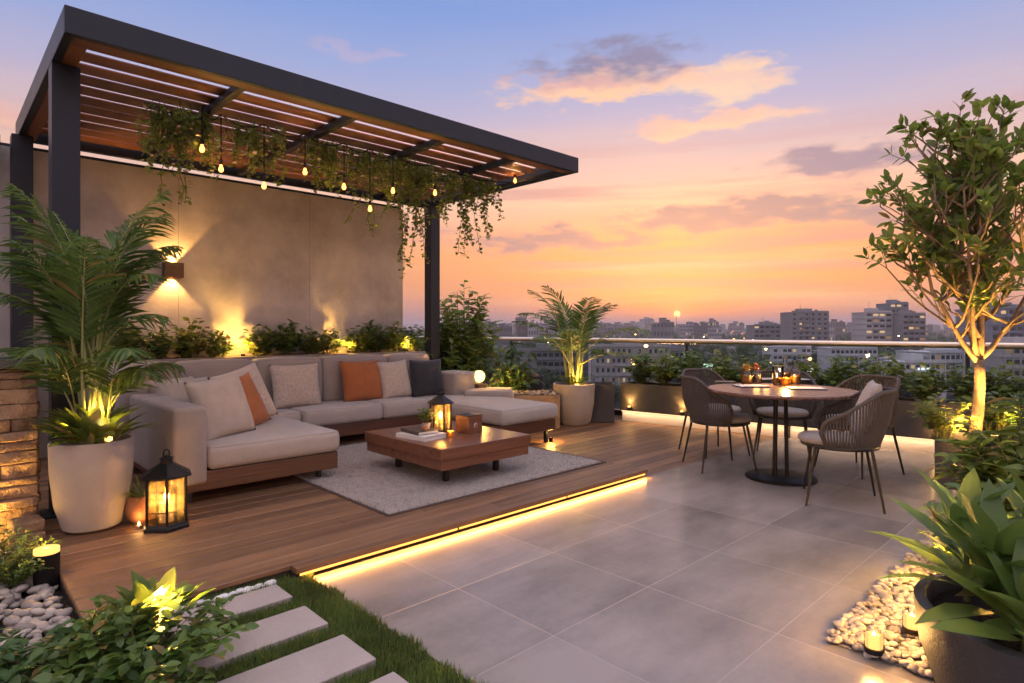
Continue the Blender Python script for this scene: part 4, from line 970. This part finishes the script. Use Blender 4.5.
q = tb - RT*.30 - FW*.05; bush('shrub', 'leafy shrub lit from within in the dark planter left of the tree trunk', 'shrub', (q.x,q.y,.40), .26, .36, 36, 14, .065, .036, 'leaf_lime', seed=71)
point(bpy.data.objects['small_tree'], L3(-.26,.12,-.18), 3.0, .03)
q = tb + RT*.30 + FW*.10; bush('shrub', 'dark leafy shrub right of the tree trunk', 'shrub', (q.x,q.y,.40), .34, .40, 40, 14, .075, .038, 'leaf', seed=72)
q = W(4.55,4.02,0); bush('shrub', 'large leafy shrub at the right edge below the tree', 'shrub', (q.x,q.y,.25), .30, .60, 42, 16, .09, .042, 'leaf_dark', seed=73, seg=3)
q = W(3.5,2.98,0); bush('shrub', 'light green pointed leaf shrub at the right edge behind the round pot', 'shrub', (q.x,q.y,.0), .48, .86, 64, 16, .15, .06, 'leaf_lime', seed=74, seg=3, droop=.4)
q = W(3.0,2.25,0); bush('shrub', 'low glowing shrub between the round pot and the tree planter', 'shrub', (q.x,q.y,.0), .24, .50, 32, 12, .11, .045, 'leaf', seed=75, seg=3)
for i, (px, d, h) in enumerate(((935,3.0,.04),(962,2.75,.22),(1000,2.9,.28),(985,2.65,.18))):
    q = PD(px, d, h); uplight('garden_spotlight', ['small spotlight on the pebbles behind the round pot','glowing garden light among the leaves above the round pot','garden light at the right edge among the leaves','lower garden light among the leaves behind the pot'][i], tuple(q), (q.x,q.y,1.5), 2.5, 150, glow=1.7)
# big pot
bc = W(2.05,1.86,0)
bp = thing('round_pot', 'large dark round concrete pot at the lower right corner', 'pot', (bc.x,bc.y,0))
MB().lathe([(.33,-.0),(.36,.02),(.405,.16),(.42,.29),(.42,.312),(.41,.318),(.385,.318),(.378,.31),(.372,.26),(0,.26)], 64).build('pot', 'darkpot', bp, smooth=2)
MB().lathe([(.374,.263),(.2,.28),(0,.285)], 40).build('soil', 'soil', bp)
bl = thing('broadleaf_plant', 'plant with long broad pointed leaves growing in the large dark pot', 'plant', (bc.x,bc.y,.28))
rr = random.Random(91); st = MB(); lf = MB()
for la, de, n, hh in ((-.20,.02,24,.30),(-.02,-.16,22,.26),(.03,.10,24,.40),(-.16,.22,22,.34),(.20,.0,20,.36),(-.26,-.16,14,.16)):
    cx, cy = (RT*la+FW*de).x, (RT*la+FW*de).y
    for i in range(n):
        a = i*2.39996+rr.uniform(-.3,.3); t = i/n; el = .25+1.05*t+rr.uniform(-.12,.12); z0 = .04+hh*t*.7
        p = Vector((cx+math.cos(a)*.012, cy+math.sin(a)*.012, z0)); d = Vector((math.cos(a)*math.cos(el), math.sin(a)*math.cos(el), math.sin(el)))
        L = rr.uniform(.26,.37)*(1-.25*t); lf.leaf(p, d, UP+Vector((-math.cos(a),-math.sin(a),0))*.5+rv_(rr,.2), L, L*rr.uniform(.28,.35), .22*rr.uniform(.3,1.4), .25, 3)
    MB().tube([(cx,cy,0),(cx,cy,hh*.75)], [.012,.006], 6).build('stem', 'stem', bl)
lf.build('foliage', 'leaf', bl, smooth=True)
q = PD(1020,4.1,0); bush('shrub', 'mid green leafy shrub between the tree planter and the right edge', 'shrub', (q.x,q.y,.0), .28, .58, 46, 15, .11, .05, 'leaf', seed=78, seg=2)
# candles in pebbles
for px, py, lb in ((874,652,'glowing glass candle on the pebbles, the one farther from the pot'),(912,632,'glowing glass candle on the pebbles close beside the round pot')):
    q = P(px,py,.02); r = thing('candle_holder', lb, 'candle', (q.x,q.y,.02), 0, 'glass candles on the pebbles')
    MB().lathe([(.034,0),(.036,.02)], 20).build('base', 'chairmetal', r); MB().lathe([(.036,.02),(.036,.082),(.033,.082),(.033,.022)], 24).build('glass', 'glass', r, smooth=2)
    MB().lathe([(.0,.022),(.031,.022),(.031,.068),(.0,.070)], 20).build('candle', 'lampsoft', r, smooth=2); MB().lathe([(0,.063),(.006,.07),(0,.085)], 8).build('flame', 'flame', r)
    point(r, (0,0,.10), 2.4, .03)
q = P(925,560,.02); 

# ------------------------------------------------------------------ city
GZ = -24.0
def facade(name, c, cw=3.2, ch=3.2, lit=.25, seed=0.0):
    m, nt, out = new_mat(name); L = nt.links
    tc = nd(nt, 'ShaderNodeTexCoord'); sp = nd(nt, 'ShaderNodeSeparateXYZ'); L.new(tc.outputs['Object'], sp.inputs[0])
    def mth(op, a, b=None, c_=None):
        n = nd(nt, 'ShaderNodeMath', operation=op)
        for i, v in enumerate((a, b, c_)):
            if v is None: continue
            if isinstance(v, (int, float)): n.inputs[i].default_value = v
            else: L.new(v, n.inputs[i])
        return n.outputs[0]
    u = mth('ADD', sp.outputs[0], sp.outputs[1]); cu = mth('DIVIDE', u, cw); cz = mth('DIVIDE', sp.outputs[2], ch)
    fu = mth('FRACT', cu); fz = mth('FRACT', cz)
    wu = mth('LESS_THAN', mth('ABSOLUTE', mth('SUBTRACT', fu, .5)), .30); wz = mth('LESS_THAN', mth('ABSOLUTE', mth('SUBTRACT', fz, .5)), .24)
    ge = nd(nt, 'ShaderNodeNewGeometry'); sn = nd(nt, 'ShaderNodeSeparateXYZ'); L.new(ge.outputs['Normal'], sn.inputs[0])
    side = mth('LESS_THAN', mth('ABSOLUTE', sn.outputs[2]), .5)
    win = mth('MULTIPLY', mth('MULTIPLY', wu, wz), side)
    cb = nd(nt, 'ShaderNodeCombineXYZ'); L.new(mth('FLOOR', cu), cb.inputs[0]); L.new(mth('FLOOR', cz), cb.inputs[1])
    oi = nd(nt, 'ShaderNodeObjectInfo'); L.new(mth('MULTIPLY_ADD', oi.outputs['Random'], 97.0, seed), cb.inputs[2])
    wn = nd(nt, 'ShaderNodeTexWhiteNoise'); L.new(cb.outputs[0], wn.inputs[0])
    on = mth('MULTIPLY', mth('LESS_THAN', wn.outputs['Value'], lit), win)
    mx = nd(nt, 'ShaderNodeMix', data_type='RGBA'); L.new(win, mx.inputs[0]); mx.inputs[7].default_value = (.05,.055,.065,1)
    n = nd(nt, 'ShaderNodeTexNoise', i_Scale=.3, i_Detail=5.0); L.new(tc.outputs['Object'], n.inputs['Vector'])
    mc = nd(nt, 'ShaderNodeMix', data_type='RGBA'); mc.inputs[6].default_value = col4([v*.75 for v in c]); mc.inputs[7].default_value = col4(c); L.new(n.outputs[0], mc.inputs[0]); L.new(mc.outputs[2], mx.inputs[6])
    b = nd(nt, 'ShaderNodeBsdfPrincipled', i_Roughness=.7); L.new(mx.outputs[2], b.inputs['Base Color'])
    b.inputs['Emission Color'].default_value = (1,.66,.32,1); L.new(mth('MULTIPLY', on, .6), b.inputs['Emission Strength']); L.new(b.outputs[0], out.inputs[0]); return m
fac = [facade('facade_grey', (.13,.13,.14), lit=.10), facade('facade_pale', (.22,.21,.21), 3.6, 3.3, lit=.08, seed=3), facade('facade_brown', (.16,.125,.11), 3.0, 3.1, lit=.12, seed=5), facade('facade_white', (.33,.33,.35), 4.2, 3.4, lit=.10, seed=7)]
conc = [M('city_concrete_grey', (.24,.24,.25), rough=.8, scale=.3), M('city_concrete_pale', (.42,.41,.41), rough=.8, scale=.3), M('city_concrete_white', (.62,.62,.64), rough=.8, scale=.3), M('city_concrete_blue', (.20,.22,.26), rough=.7, scale=.3)]
winm = {2: emit('dim_lit_window', (1,.55,.25), .3), 1: emit('lit_window', (1,.66,.34), .75), 0: M('dark_window', (.03,.035,.045), rough=.2, scale=1), 'g': emit('green_lit_window', (.45,1,.55), 1.6)}
def building(label, px, wpx, ytop, d, mat, dep=14, cols=6, floors=5, lit=.3, turn=0.0, roof=True, extra=None, zb=GZ):
    w = wpx*d/F; ztop = CAM_H-(ytop-328)*d/F; h = ztop-zb; c = PD(px, d, zb); a0 = HEAD-PI/2+turn
    r = thing('building', label, 'building', tuple(c), a0, 'city buildings beyond the railing')
    wl = MB().bx(-w/2,w/2,0,dep,0,h)
    nF = max(3, int(h/3.3)); fh = h/nF
    for k in range(1, nF+1): wl.bx(-w/2-.25,w/2+.25,-.45,dep+.2,k*fh-.35,k*fh-.02)
    for k in range(cols+1): x = -w/2+k*w/cols; wl.bx(x-.22,x+.22,-.30,-.002,0,h-.4)
    for k in range(1, nF): wl.bx(-w*.22,w*.02,-1.1,-.25,k*fh-.32,k*fh+.50)
    wl.build('wall', mat, r)
    pm_ = {}; wf = random.Random(int(px*3)).choice([.4,.55,.7,.78])
    rr = random.Random(int(px*7))
    for f in range(nF-1, max(-1, nF-1-floors), -1):
        for k in range(cols):
            s = rr.random() < lit; key = (s and 1+(rr.random() < .5)) or 0
            if rr.random() < .06: continue
            if extra and (f, k) == (nF-1+extra[0], extra[1]): key = 'g'
            loc = (-w/2+(k+.5)*w/cols, -.06, f*fh+fh*.48)
            if key not in pm_:
                ww = w/cols*wf
                o = MB().bx(-ww/2,ww/2,-.04,.04,-fh*.2,fh*.2).build('window', winm[key], r); pm_[key] = o
            else: o = pm_[key].copy(); COL.objects.link(o); o.parent = r
            o.location = loc
    if roof:
        MB().bx(-w*.18,w*.16,dep*.3,dep*.7,h+.002,h+2.6).build('roof_hut', mat, r)
        t = MB(); t.lathe([(1.1,0),(1.1,1.8),(0,2.0)], 12, (w*.3,dep*.4,h+.01)); t.build('water_tank', conc[0], r)
        an = MB(); an.tube([(-w*.1,dep*.5,h+2.6),(-w*.1,dep*.5,h+7)], .12, 4); an.build('antenna', conc[0], r)
        pr = MB(); pr.bx(-w/2,w/2,-.2,.0,h+.0,h+.9); pr.build('parapet', mat, r)
    return r
building('tall grey tower block standing alone on the skyline above the dining table', 810, 37, 312, 430, conc[0], 18, 6, 12, .10)
building('pale apartment tower at the left of the tower cluster behind the tree branches', 879, 26, 312, 380, conc[1], 16, 4, 12, .22)
building('tallest blue grey tower in the cluster left of the tree', 899, 18, 303, 420, conc[3], 16, 3, 10, .12)
building('shorter pale tower on the right of the cluster left of the tree', 914, 22, 314, 370, conc[0], 16, 4, 10, .25)
building('low grey block left of the lone tower block', 770, 32, 325, 480, conc[0], 16, 6, 6, .15)
building('long low building with many columns seen through the glass right of the palm', 632, 74, 346, 232, conc[1], 20, 14, 4, .28)
building('low building with lit windows behind the left dining chair', 679, 26, 350, 250, conc[0], 18, 6, 4, .3)
building('white low block below the lone tower block', 792, 38, 347, 330, conc[2], 14, 8, 3, .12)
building('white long office block above the right dining chairs', 854, 46, 348, 310, conc[2], 14, 10, 3, .15)
building('wide white terraced office building behind the tree trunk', 960, 66, 352, 240, conc[2], 18, 12, 4, .12, turn=.12)
building('long white block low on the right behind the tree', 925, 40, 362, 215, conc[2], 14, 8, 3, .15)
building('dark building at the right edge with a green lit window', 1016, 50, 308, 250, conc[3], 20, 6, 12, .06, extra=(-8,3))
building('pale block at the far right edge below the dark building', 1040, 70, 345, 210, conc[1], 20, 9, 5, .15)
building('distant grey tower on the skyline left of the small palm', 521, 11, 318, 900, conc[0], 16, 4, 3, .0)
building('low long grey building behind the glass left of the small palm', 548, 60, 350, 260, conc[0], 20, 10, 3, .1)
rr = random.Random(101); bprotos = {}
def small_building(px, d, w, h, dep, mi, lab, grp):
    key = (mi, rr.randint(0,1))
    if key not in bprotos:
        r = thing('building', lab, 'building', (0,0,0), 0, grp); m = MB().bx(-.5,.5,0,1,0,1) if False else MB()
        ww, hh = 18+key[1]*8, 12+key[1]*9
        m.bx(-ww/2,ww/2,0,14,0,hh); m.bx(-ww*.2,ww*.1,4,9,hh+.01,hh+2.4); m.bx(ww*.25,ww*.4,3,6,hh+.01,hh+1.6); m.bx(-ww/2-.1,ww/2+.1,-.1,.1,hh,hh+.8)
        m.build('wall', fac[mi], r); bprotos[key] = (r, ww, hh); new = r
    else:
        new = dup(bprotos[key][0], (0,0,0), 0, lab)
    _, ww, hh = bprotos[key]
    new.location = tuple(PD(px, d, GZ)); new.rotation_euler = (0,0,HEAD-PI/2+rr.uniform(-.5,.5)); new.scale = (w/ww, dep/14, h/hh); new['group'] = grp; new['label'] = lab
LB = 'hazy little building among many on the far city skyline'
for k in range(125):
    d = rr.uniform(520, 2300); px = rr.uniform(440, 1060); yt = 328-rr.uniform(-2.5, 5.5)*(1 if rr.random() < .85 else 1.6)
    h = CAM_H-(yt-328)*d/F-GZ; small_building(px, d, rr.uniform(6, 20)*d/F, max(h, 10), 20, rr.randint(0,3), LB, 'hazy skyline buildings')
LB2 = 'low city building among trees, one of many seen through the glass railing'
for k in range(70):
    d = rr.uniform(255, 560); px = rr.uniform(470, 1080)
    small_building(px, d, rr.uniform(12, 30)*d/F, rr.uniform(5, 13), rr.uniform(10,22), rr.randint(0,3), LB2, 'low buildings in the middle distance')
# far trees
tprotos = []
treemat = leaf_mat('far_tree_leaf', (.035,.07,.025), (.06,.10,.035), trans=.2, rough=.8)
LT = 'dark round city tree among the low buildings beyond the railing'
for k in range(125):
    d = rr.uniform(200, 520)*(1 if k < 90 else 2); px = rr.uniform(450, 1080)
    s = rr.uniform(.8, 1.5)
    if k < 3:
        r = thing('city_tree', LT, 'tree', (0,0,0), 0, 'city trees'); st, lf = foliage(5.0, 8.5, 46, 16, 1.1, .75, seed=200+k, seg=2, r0=.15)
        MB().tube([(0,0,0),(0,0,5)], [.4,.2], 6).build('trunk', 'bark', r); lf.build('crown', treemat, r); tprotos.append(r)
    else: r = dup(tprotos[k % 3], (0,0,0), 0, LT)
    r.location = tuple(PD(px, d, GZ)); r.rotation_euler = (0,0,rr.uniform(0,6)); r.scale = (s*1.15, s*1.15, s*rr.uniform(.8,1.2))
wd = MB()
for k in range(3400):
    d = 330+3200*rr.random()**1.5; px = rr.uniform(400, 1120); q = PD(px, d, GZ); s = rr.uniform(4, 9)*(1+d/2500); hgt = rr.uniform(5,12)*(1+d/5000)
    for i in range(16):
        a = rr.uniform(0,2*PI); t = rr.random(); ra = s*math.sqrt(1-t*t*.9)*rr.uniform(.3,1); c = Vector((q.x+math.cos(a)*ra, q.y+math.sin(a)*ra, GZ+hgt*(.15+.85*t)))
        wd.leaf(c, rv_(rr,1), rv_(rr,1), s*.75, s*.55, .1, .2, 1)
tag(wd.build('woods', treemat), 'dark band of far trees filling the city up to the horizon', 'woods', kind='stuff')
for k in range(42):
    r = dup(tprotos[k % 3], tuple(PD(480+k*14+rr.uniform(-9,9), rr.uniform(196,262), GZ)), rr.uniform(0,6), LT); q_s = rr.uniform(.7,1.15); r.scale = (q_s*1.2,q_s*1.2,q_s)
# roads
for i, (d0, d1) in enumerate(((268,292),(430,445))):
    a, b, c, e = PD(300,d0,GZ+.05), PD(1250,d0,GZ+.05), PD(1250,d1+12,GZ+.05), PD(300,d1,GZ+.05)
    struct(MB().add([a,b,c,e], [(0,1,2,3)]).build('road', M('asphalt_%d' % i, (.12,.11,.11), rough=.5, scale=.1)))
# city lights
def city_lamp(label, px, py, d, s, mat, grp='city lights beyond the railing'):
    z = CAM_H-(py-328)*d/F; h = max(2, z-GZ); q = PD(px, d, GZ)
    r = thing('street_lamp', label, 'street lamp', tuple(q), 0, grp)
    MB().tube([(0,0,0),(0,0,h)], .08, 5).build('pole', 'black', r); MB().blob((0,0,h), s, 1, 0, 1, (1,1,.7)).build('lamp_head', mat, r)
em_o = emit('city_lamp_orange', (1,.48,.14), 9); em_w = emit('city_lamp_white', (1,.82,.6), 7); em_r = emit('city_lamp_red', (1,.16,.08), 5)
city_lamp('bright orange street lamp left of the dining chairs, seen through the glass', 646, 346, 215, .75, emit('orange_big', (1,.55,.2), 22), 'bright lamps')
city_lamp('orange street lamp low behind the planter right of the palm', 634, 364, 205, .4, em_o, 'bright lamps')
city_lamp('orange lit lamp above the carafes on the dining table', 810, 359, 230, .8, em_o, 'bright lamps')
LL = 'small glowing street lamp among many in the city beyond the railing'
for k in range(95):
    d = rr.uniform(205, 900); py = 328+rr.uniform(6, 52)*(215/d)**.55; px = rr.uniform(485, 1024)
    city_lamp(LL, px, min(py, 328+24*F/d), d, rr.uniform(.2,.45)*(d/215)**.75, rr.choice([em_o,em_o,em_w,em_w,em_r]), 'small city lights')
for lab, px, py, w, h, d, c in (('bright white lit billboard behind the left dining chair',685,371,17,5,215,(.9,1,.95)),('greenish white lit sign left of the dining table',708,366.5,9,5.5,235,(.75,1,.8)),('white lit billboard right of the carafes',807,371,12,5,225,(.95,1,.98)),('wide white lit sign below the tower cluster at the right',924,370,13,4.5,215,(1,1,.97))):
    z = CAM_H-(py-328)*d/F; q = PD(px, d, GZ); r = thing('lit_sign', lab, 'lit sign', tuple(q), HEAD-PI/2)
    ww, hh = w*d/F, h*d/F; MB().bx(-ww/2,ww/2,-.2,-.01,z-GZ-hh/2,z-GZ+hh/2).build('screen', emit('sign_glow', c, 1.6), r); MB().bx(-ww/2-.1,ww/2+.1,.0,.3,z-GZ-hh/2-.1,z-GZ+hh/2+.1).build('frame', 'black', r)
    MB().bx(-.2,.2,.05,.28,0,z-GZ-hh/2-.11).build('pole', 'black', r)
# mast near the sun
ms = thing('mast', 'thin mast on the skyline right below the setting sun', 'mast', tuple(PD(676.5,1500,GZ))); MB().tube([(0,0,0),(0,0,58)], [1.2,.5], 5).build('pole', 'black', ms)

# ------------------------------------------------------------------ haze
def haze():
    m, nt, out = new_mat('haze_air'); v = nd(nt, 'ShaderNodeVolumePrincipled'); v.inputs['Color'].default_value = (.93,.88,.92,1); v.inputs['Density'].default_value = .00024; v.inputs['Anisotropy'].default_value = .2
    nt.links.new(v.outputs[0], out.inputs['Volume']); o = MB().bx(-6100,6100,-6100,6100,-27,62).build('haze', m); tag(o, 'pale evening haze over the city', 'haze', kind='stuff'); return o
HZ = True
if HZ: haze()

# ------------------------------------------------------------------ sky
wd_ = bpy.data.worlds.new('World'); sc.world = wd_; wd_.use_nodes = True; nt = wd_.node_tree; nt.nodes.clear(); L = nt.links
def V(x): return x
def mth(op, a, b=None, c_=None, clamp=False):
    n = nt.nodes.new('ShaderNodeMath'); n.operation = op; n.use_clamp = clamp
    for i, v in enumerate((a, b, c_)):
        if v is None: continue
        if isinstance(v, (int, float)): n.inputs[i].default_value = v
        else: L.new(v, n.inputs[i])
    return n.outputs[0]
def smooth(x, a, b):
    n = nt.nodes.new('ShaderNodeMapRange'); n.interpolation_type = 'SMOOTHSTEP'; L.new(x, n.inputs[0]); n.inputs[1].default_value = a; n.inputs[2].default_value = b; return n.outputs[0]
def mixc(f, a, b):
    n = nt.nodes.new('ShaderNodeMix'); n.data_type = 'RGBA'
    if isinstance(f, (int,float)): n.inputs[0].default_value = f
    else: L.new(f, n.inputs[0])
    for i, v in ((6,a),(7,b)):
        if isinstance(v, tuple): n.inputs[i].default_value = col4(v)
        else: L.new(v, n.inputs[i])
    return n.outputs[2]
tc = nt.nodes.new('ShaderNodeTexCoord'); sp = nt.nodes.new('ShaderNodeSeparateXYZ'); L.new(tc.outputs['Generated'], sp.inputs[0])
zc = mth('MINIMUM', mth('MAXIMUM', sp.outputs[2], -.999), .999)
el = mth('ARCSINE', zc); az = mth('ARCTAN2', sp.outputs[1], sp.outputs[0]); u = mth('SUBTRACT', HEAD, az)
# wrap
u = mth('SUBTRACT', mth('FLOORED_MODULO', mth('ADD', u, PI), 2*PI), PI)
def up(px): return math.atan((px-512)/F)
def ep(px, py): return math.atan((328-py)/F*math.cos(up(px)))
def noise_n(scale, su, sv, det=6, off=0, rough=.55):
    cb = nt.nodes.new('ShaderNodeCombineXYZ'); L.new(mth('MULTIPLY', u, su), cb.inputs[0]); L.new(mth('MULTIPLY', el, sv), cb.inputs[1]); cb.inputs[2].default_value = off
    n = nt.nodes.new('ShaderNodeTexNoise'); n.inputs['Scale'].default_value = scale; n.inputs['Detail'].default_value = det; n.inputs['Roughness'].default_value = rough; L.new(cb.outputs[0], n.inputs['Vector']); return n.outputs[0]
warp = mth('MULTIPLY', mth('SUBTRACT', noise_n(1.0, 2.2, 9, 3, 3), .5), .05)
elw = mth('ADD', el, warp)
rp = nt.nodes.new('ShaderNodeValToRGB'); L.new(mth('DIVIDE', elw, PI/2), rp.inputs[0])
stops = [(-6,(95,80,90)),(0,(158,125,135)),(1.0,(180,136,136)),(2.4,(214,150,128)),(4.2,(226,148,114)),(6.4,(240,158,108)),(9,(242,171,134)),(12,(238,189,166)),(15,(222,184,180)),(19,(184,174,204)),(23,(150,165,214)),(28,(122,152,216)),(40,(162,164,196)),(90,(214,202,200))]
cr_ = rp.color_ramp
while len(cr_.elements) < len(stops): cr_.elements.new(.5)
for e, (dg, c) in zip(cr_.elements, stops): e.position = max(0, dg/90); 
for i, (dg, c) in enumerate(stops): cr_.elements[i].position = max(0, dg/90)+i*1e-5; cr_.elements[i].color = col4(lin(c))
col = rp.outputs[0]
# glow near the sun, cooler and pinker away from it
su_, se_ = up(677), ep(677, 314)
def gauss(cu, ce, ru, re):
    a = mth('DIVIDE', mth('SUBTRACT', u, cu), ru); b = mth('DIVIDE', mth('SUBTRACT', el, ce), re)
    return mth('EXPONENT', mth('MULTIPLY', mth('ADD', mth('MULTIPLY', a, a), mth('MULTIPLY', b, b)), -1.0))
col = mixc(mth('MULTIPLY', gauss(su_, se_+.07, .50, .075), .40), col, lin((255,160,84)))
col = mixc(mth('MULTIPLY', gauss(su_, se_+.012, .12, .03), .75), col, lin((255,146,66)))
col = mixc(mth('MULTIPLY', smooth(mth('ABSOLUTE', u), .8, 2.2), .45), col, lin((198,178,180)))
# horizontal streaks
stk = noise_n(1.0, 1.6, 26, 4, 9, .6)
band = mth('MULTIPLY', mth('MULTIPLY', smooth(stk, .47, .66), smooth(el, .015, .06)), mth('SUBTRACT', 1.0, smooth(el, .20, .34)))
col = mixc(mth('MULTIPLY', band, .7), col, lin((196,134,140)))
stk2 = noise_n(1.0, 1.2, 17, 4, 19, .6)
b2 = mth('MULTIPLY', smooth(stk2, .5, .75), mth('SUBTRACT', 1.0, smooth(el, .22, .38)))
col = mixc(mth('MULTIPLY', b2, .5), col, lin((255,205,165)))
# clouds: (px, py, rx px, ry px, opacity, dark colour, lit colour)
nA = noise_n(1.0, 7, 18, 4, 2, .62); nB = noise_n(1.0, 16, 44, 5, 5, .62)
duw = mth('MULTIPLY', mth('SUBTRACT', nA, .5), .22); dvw = mth('MULTIPLY', mth('SUBTRACT', noise_n(1.0, 9, 22, 3, 12, .6), .5), .075)
clouds = [(612,72,80,24,.92,(128,124,160),(250,196,160),-.15,1.0),(585,88,90,14,.85,(225,170,165),(252,200,160),.3,1.0),(722,82,62,15,.8,(250,200,170),(255,212,170),0,1.0),(745,62,34,9,.6,(250,200,170),(255,212,170),0,1.0),(708,124,82,11,.8,(250,190,160),(255,205,160),0,1.0),
          (852,158,92,16,.9,(142,124,152),(205,150,150),-.7,1.0),(748,214,130,14,.9,(150,122,140),(232,160,135),-.6,1.0),(850,218,70,9,.7,(152,124,142),(230,160,135),-.6,1.0),(572,242,92,11,.88,(158,122,140),(235,160,130),-.6,1.0),(370,52,40,7,.3,(200,170,195),(220,180,195),0,1.0),(10,118,50,14,.7,(235,175,165),(245,190,165),0,1.0)]
for (px, py, rx, ry, op, dk_, lt_, sh, _) in clouds:
    cu, ce = up(px), ep(px, py); k = math.cos(cu)**2; ru = rx/F*k; re = ry/F*math.cos(cu)
    a = mth('DIVIDE', mth('ADD', mth('SUBTRACT', u, cu), duw), ru); b = mth('DIVIDE', mth('ADD', mth('SUBTRACT', el, ce), dvw), re)
    r2 = mth('SQRT', mth('ADD', mth('MULTIPLY', a, a), mth('MULTIPLY', b, b)))
    m_ = mth('ADD', mth('SUBTRACT', 1.0, r2), mth('MULTIPLY', mth('SUBTRACT', nB, .5), 2.1))
    al = mth('MULTIPLY', smooth(m_, -.32, .5), op)
    cc = mixc(smooth(mth('ADD', b, mth('MULTIPLY', mth('SUBTRACT', nB, .5), 2.0)), sh-.5, sh+.5), lt_ if False else lin(lt_), lin(dk_))
    col = mixc(al, col, cc)
# sun disc
a = mth('MULTIPLY', mth('SUBTRACT', u, su_), 1.0); b = mth('SUBTRACT', el, se_)
rs = mth('SQRT', mth('ADD', mth('MULTIPLY', a, a), mth('MULTIPLY', b, b)))
disc = mth('SUBTRACT', 1.0, smooth(rs, .0035, .0062))
col = mixc(disc, col, (3.2,1.35,.45))
halo = mth('MULTIPLY', mth('EXPONENT', mth('MULTIPLY', rs, -60.0)), .55)
hv = nt.nodes.new('ShaderNodeVectorMath'); hv.operation = 'SCALE'; hv.inputs[0].default_value = (1.0,.45,.10); L.new(halo, hv.inputs['Scale'])
va = nt.nodes.new('ShaderNodeVectorMath'); va.operation = 'ADD'; L.new(col, va.inputs[0]); L.new(hv.outputs[0], va.inputs[1])
# unseen sky above, beside and behind the view, boosted to light the terrace
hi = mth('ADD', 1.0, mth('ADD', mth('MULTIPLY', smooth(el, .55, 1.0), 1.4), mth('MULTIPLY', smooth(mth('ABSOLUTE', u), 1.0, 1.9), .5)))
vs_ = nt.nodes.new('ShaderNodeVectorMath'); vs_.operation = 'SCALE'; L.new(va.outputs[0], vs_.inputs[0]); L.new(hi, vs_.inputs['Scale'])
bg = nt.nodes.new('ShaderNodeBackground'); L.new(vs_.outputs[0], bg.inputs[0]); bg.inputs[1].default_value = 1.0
SUN_AZ = HEAD - su_
sky = nt.nodes.new('ShaderNodeTexSky'); sky.sky_type = 'NISHITA'; sky.sun_disc = False; sky.sun_elevation = rd(1.5); sky.sun_rotation = PI/2 - SUN_AZ; sky.dust_density = 3
bg2 = nt.nodes.new('ShaderNodeBackground'); L.new(sky.outputs[0], bg2.inputs[0]); bg2.inputs[1].default_value = .05
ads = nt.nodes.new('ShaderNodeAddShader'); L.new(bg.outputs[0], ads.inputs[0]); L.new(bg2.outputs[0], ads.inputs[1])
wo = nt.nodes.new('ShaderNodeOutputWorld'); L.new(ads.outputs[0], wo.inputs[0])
sl_ = bpy.data.lights.new('sun', 'SUN'); sl_.energy = .35; sl_.angle = rd(4); sl_.color = (1,.55,.28)
so_ = bpy.data.objects.new('sun', sl_); COL.objects.link(so_)
sd = Vector((math.cos(SUN_AZ)*math.cos(rd(2.5)), math.sin(SUN_AZ)*math.cos(rd(2.5)), math.sin(rd(2.5)))); so_.rotation_euler = (-sd).to_track_quat('-Z','Y').to_euler()

# ------------------------------------------------------------------ camera and render
cam = bpy.data.cameras.new('camera'); co = bpy.data.objects.new('camera', cam); COL.objects.link(co); sc.camera = co
co.location = (0,0,CAM_H); co.rotation_euler = (PI/2,0,HEAD-PI/2); cam.sensor_width = 36; cam.lens = F/1024*36; cam.shift_y = -13.5/1024; cam.clip_start = .05; cam.clip_end = 20000
sc.view_settings.view_transform = 'Standard'; sc.view_settings.look = 'None'; sc.view_settings.gamma = 1; sc.view_settings.exposure = 0
sc.render.engine = 'CYCLES'; cy = sc.cycles
cy.use_denoising = True; cy.denoiser = 'OPENIMAGEDENOISE'; cy.max_bounces = 5; cy.diffuse_bounces = 2; cy.glossy_bounces = 2; cy.use_adaptive_sampling = True; cy.adaptive_threshold = .04; cy.transmission_bounces = 4; cy.transparent_max_bounces = 16; cy.volume_bounces = 0
cy.caustics_reflective = False; cy.caustics_refractive = False; cy.sample_clamp_indirect = 4; cy.sample_clamp_direct = 0
try: cy.use_light_tree = True
except Exception: pass
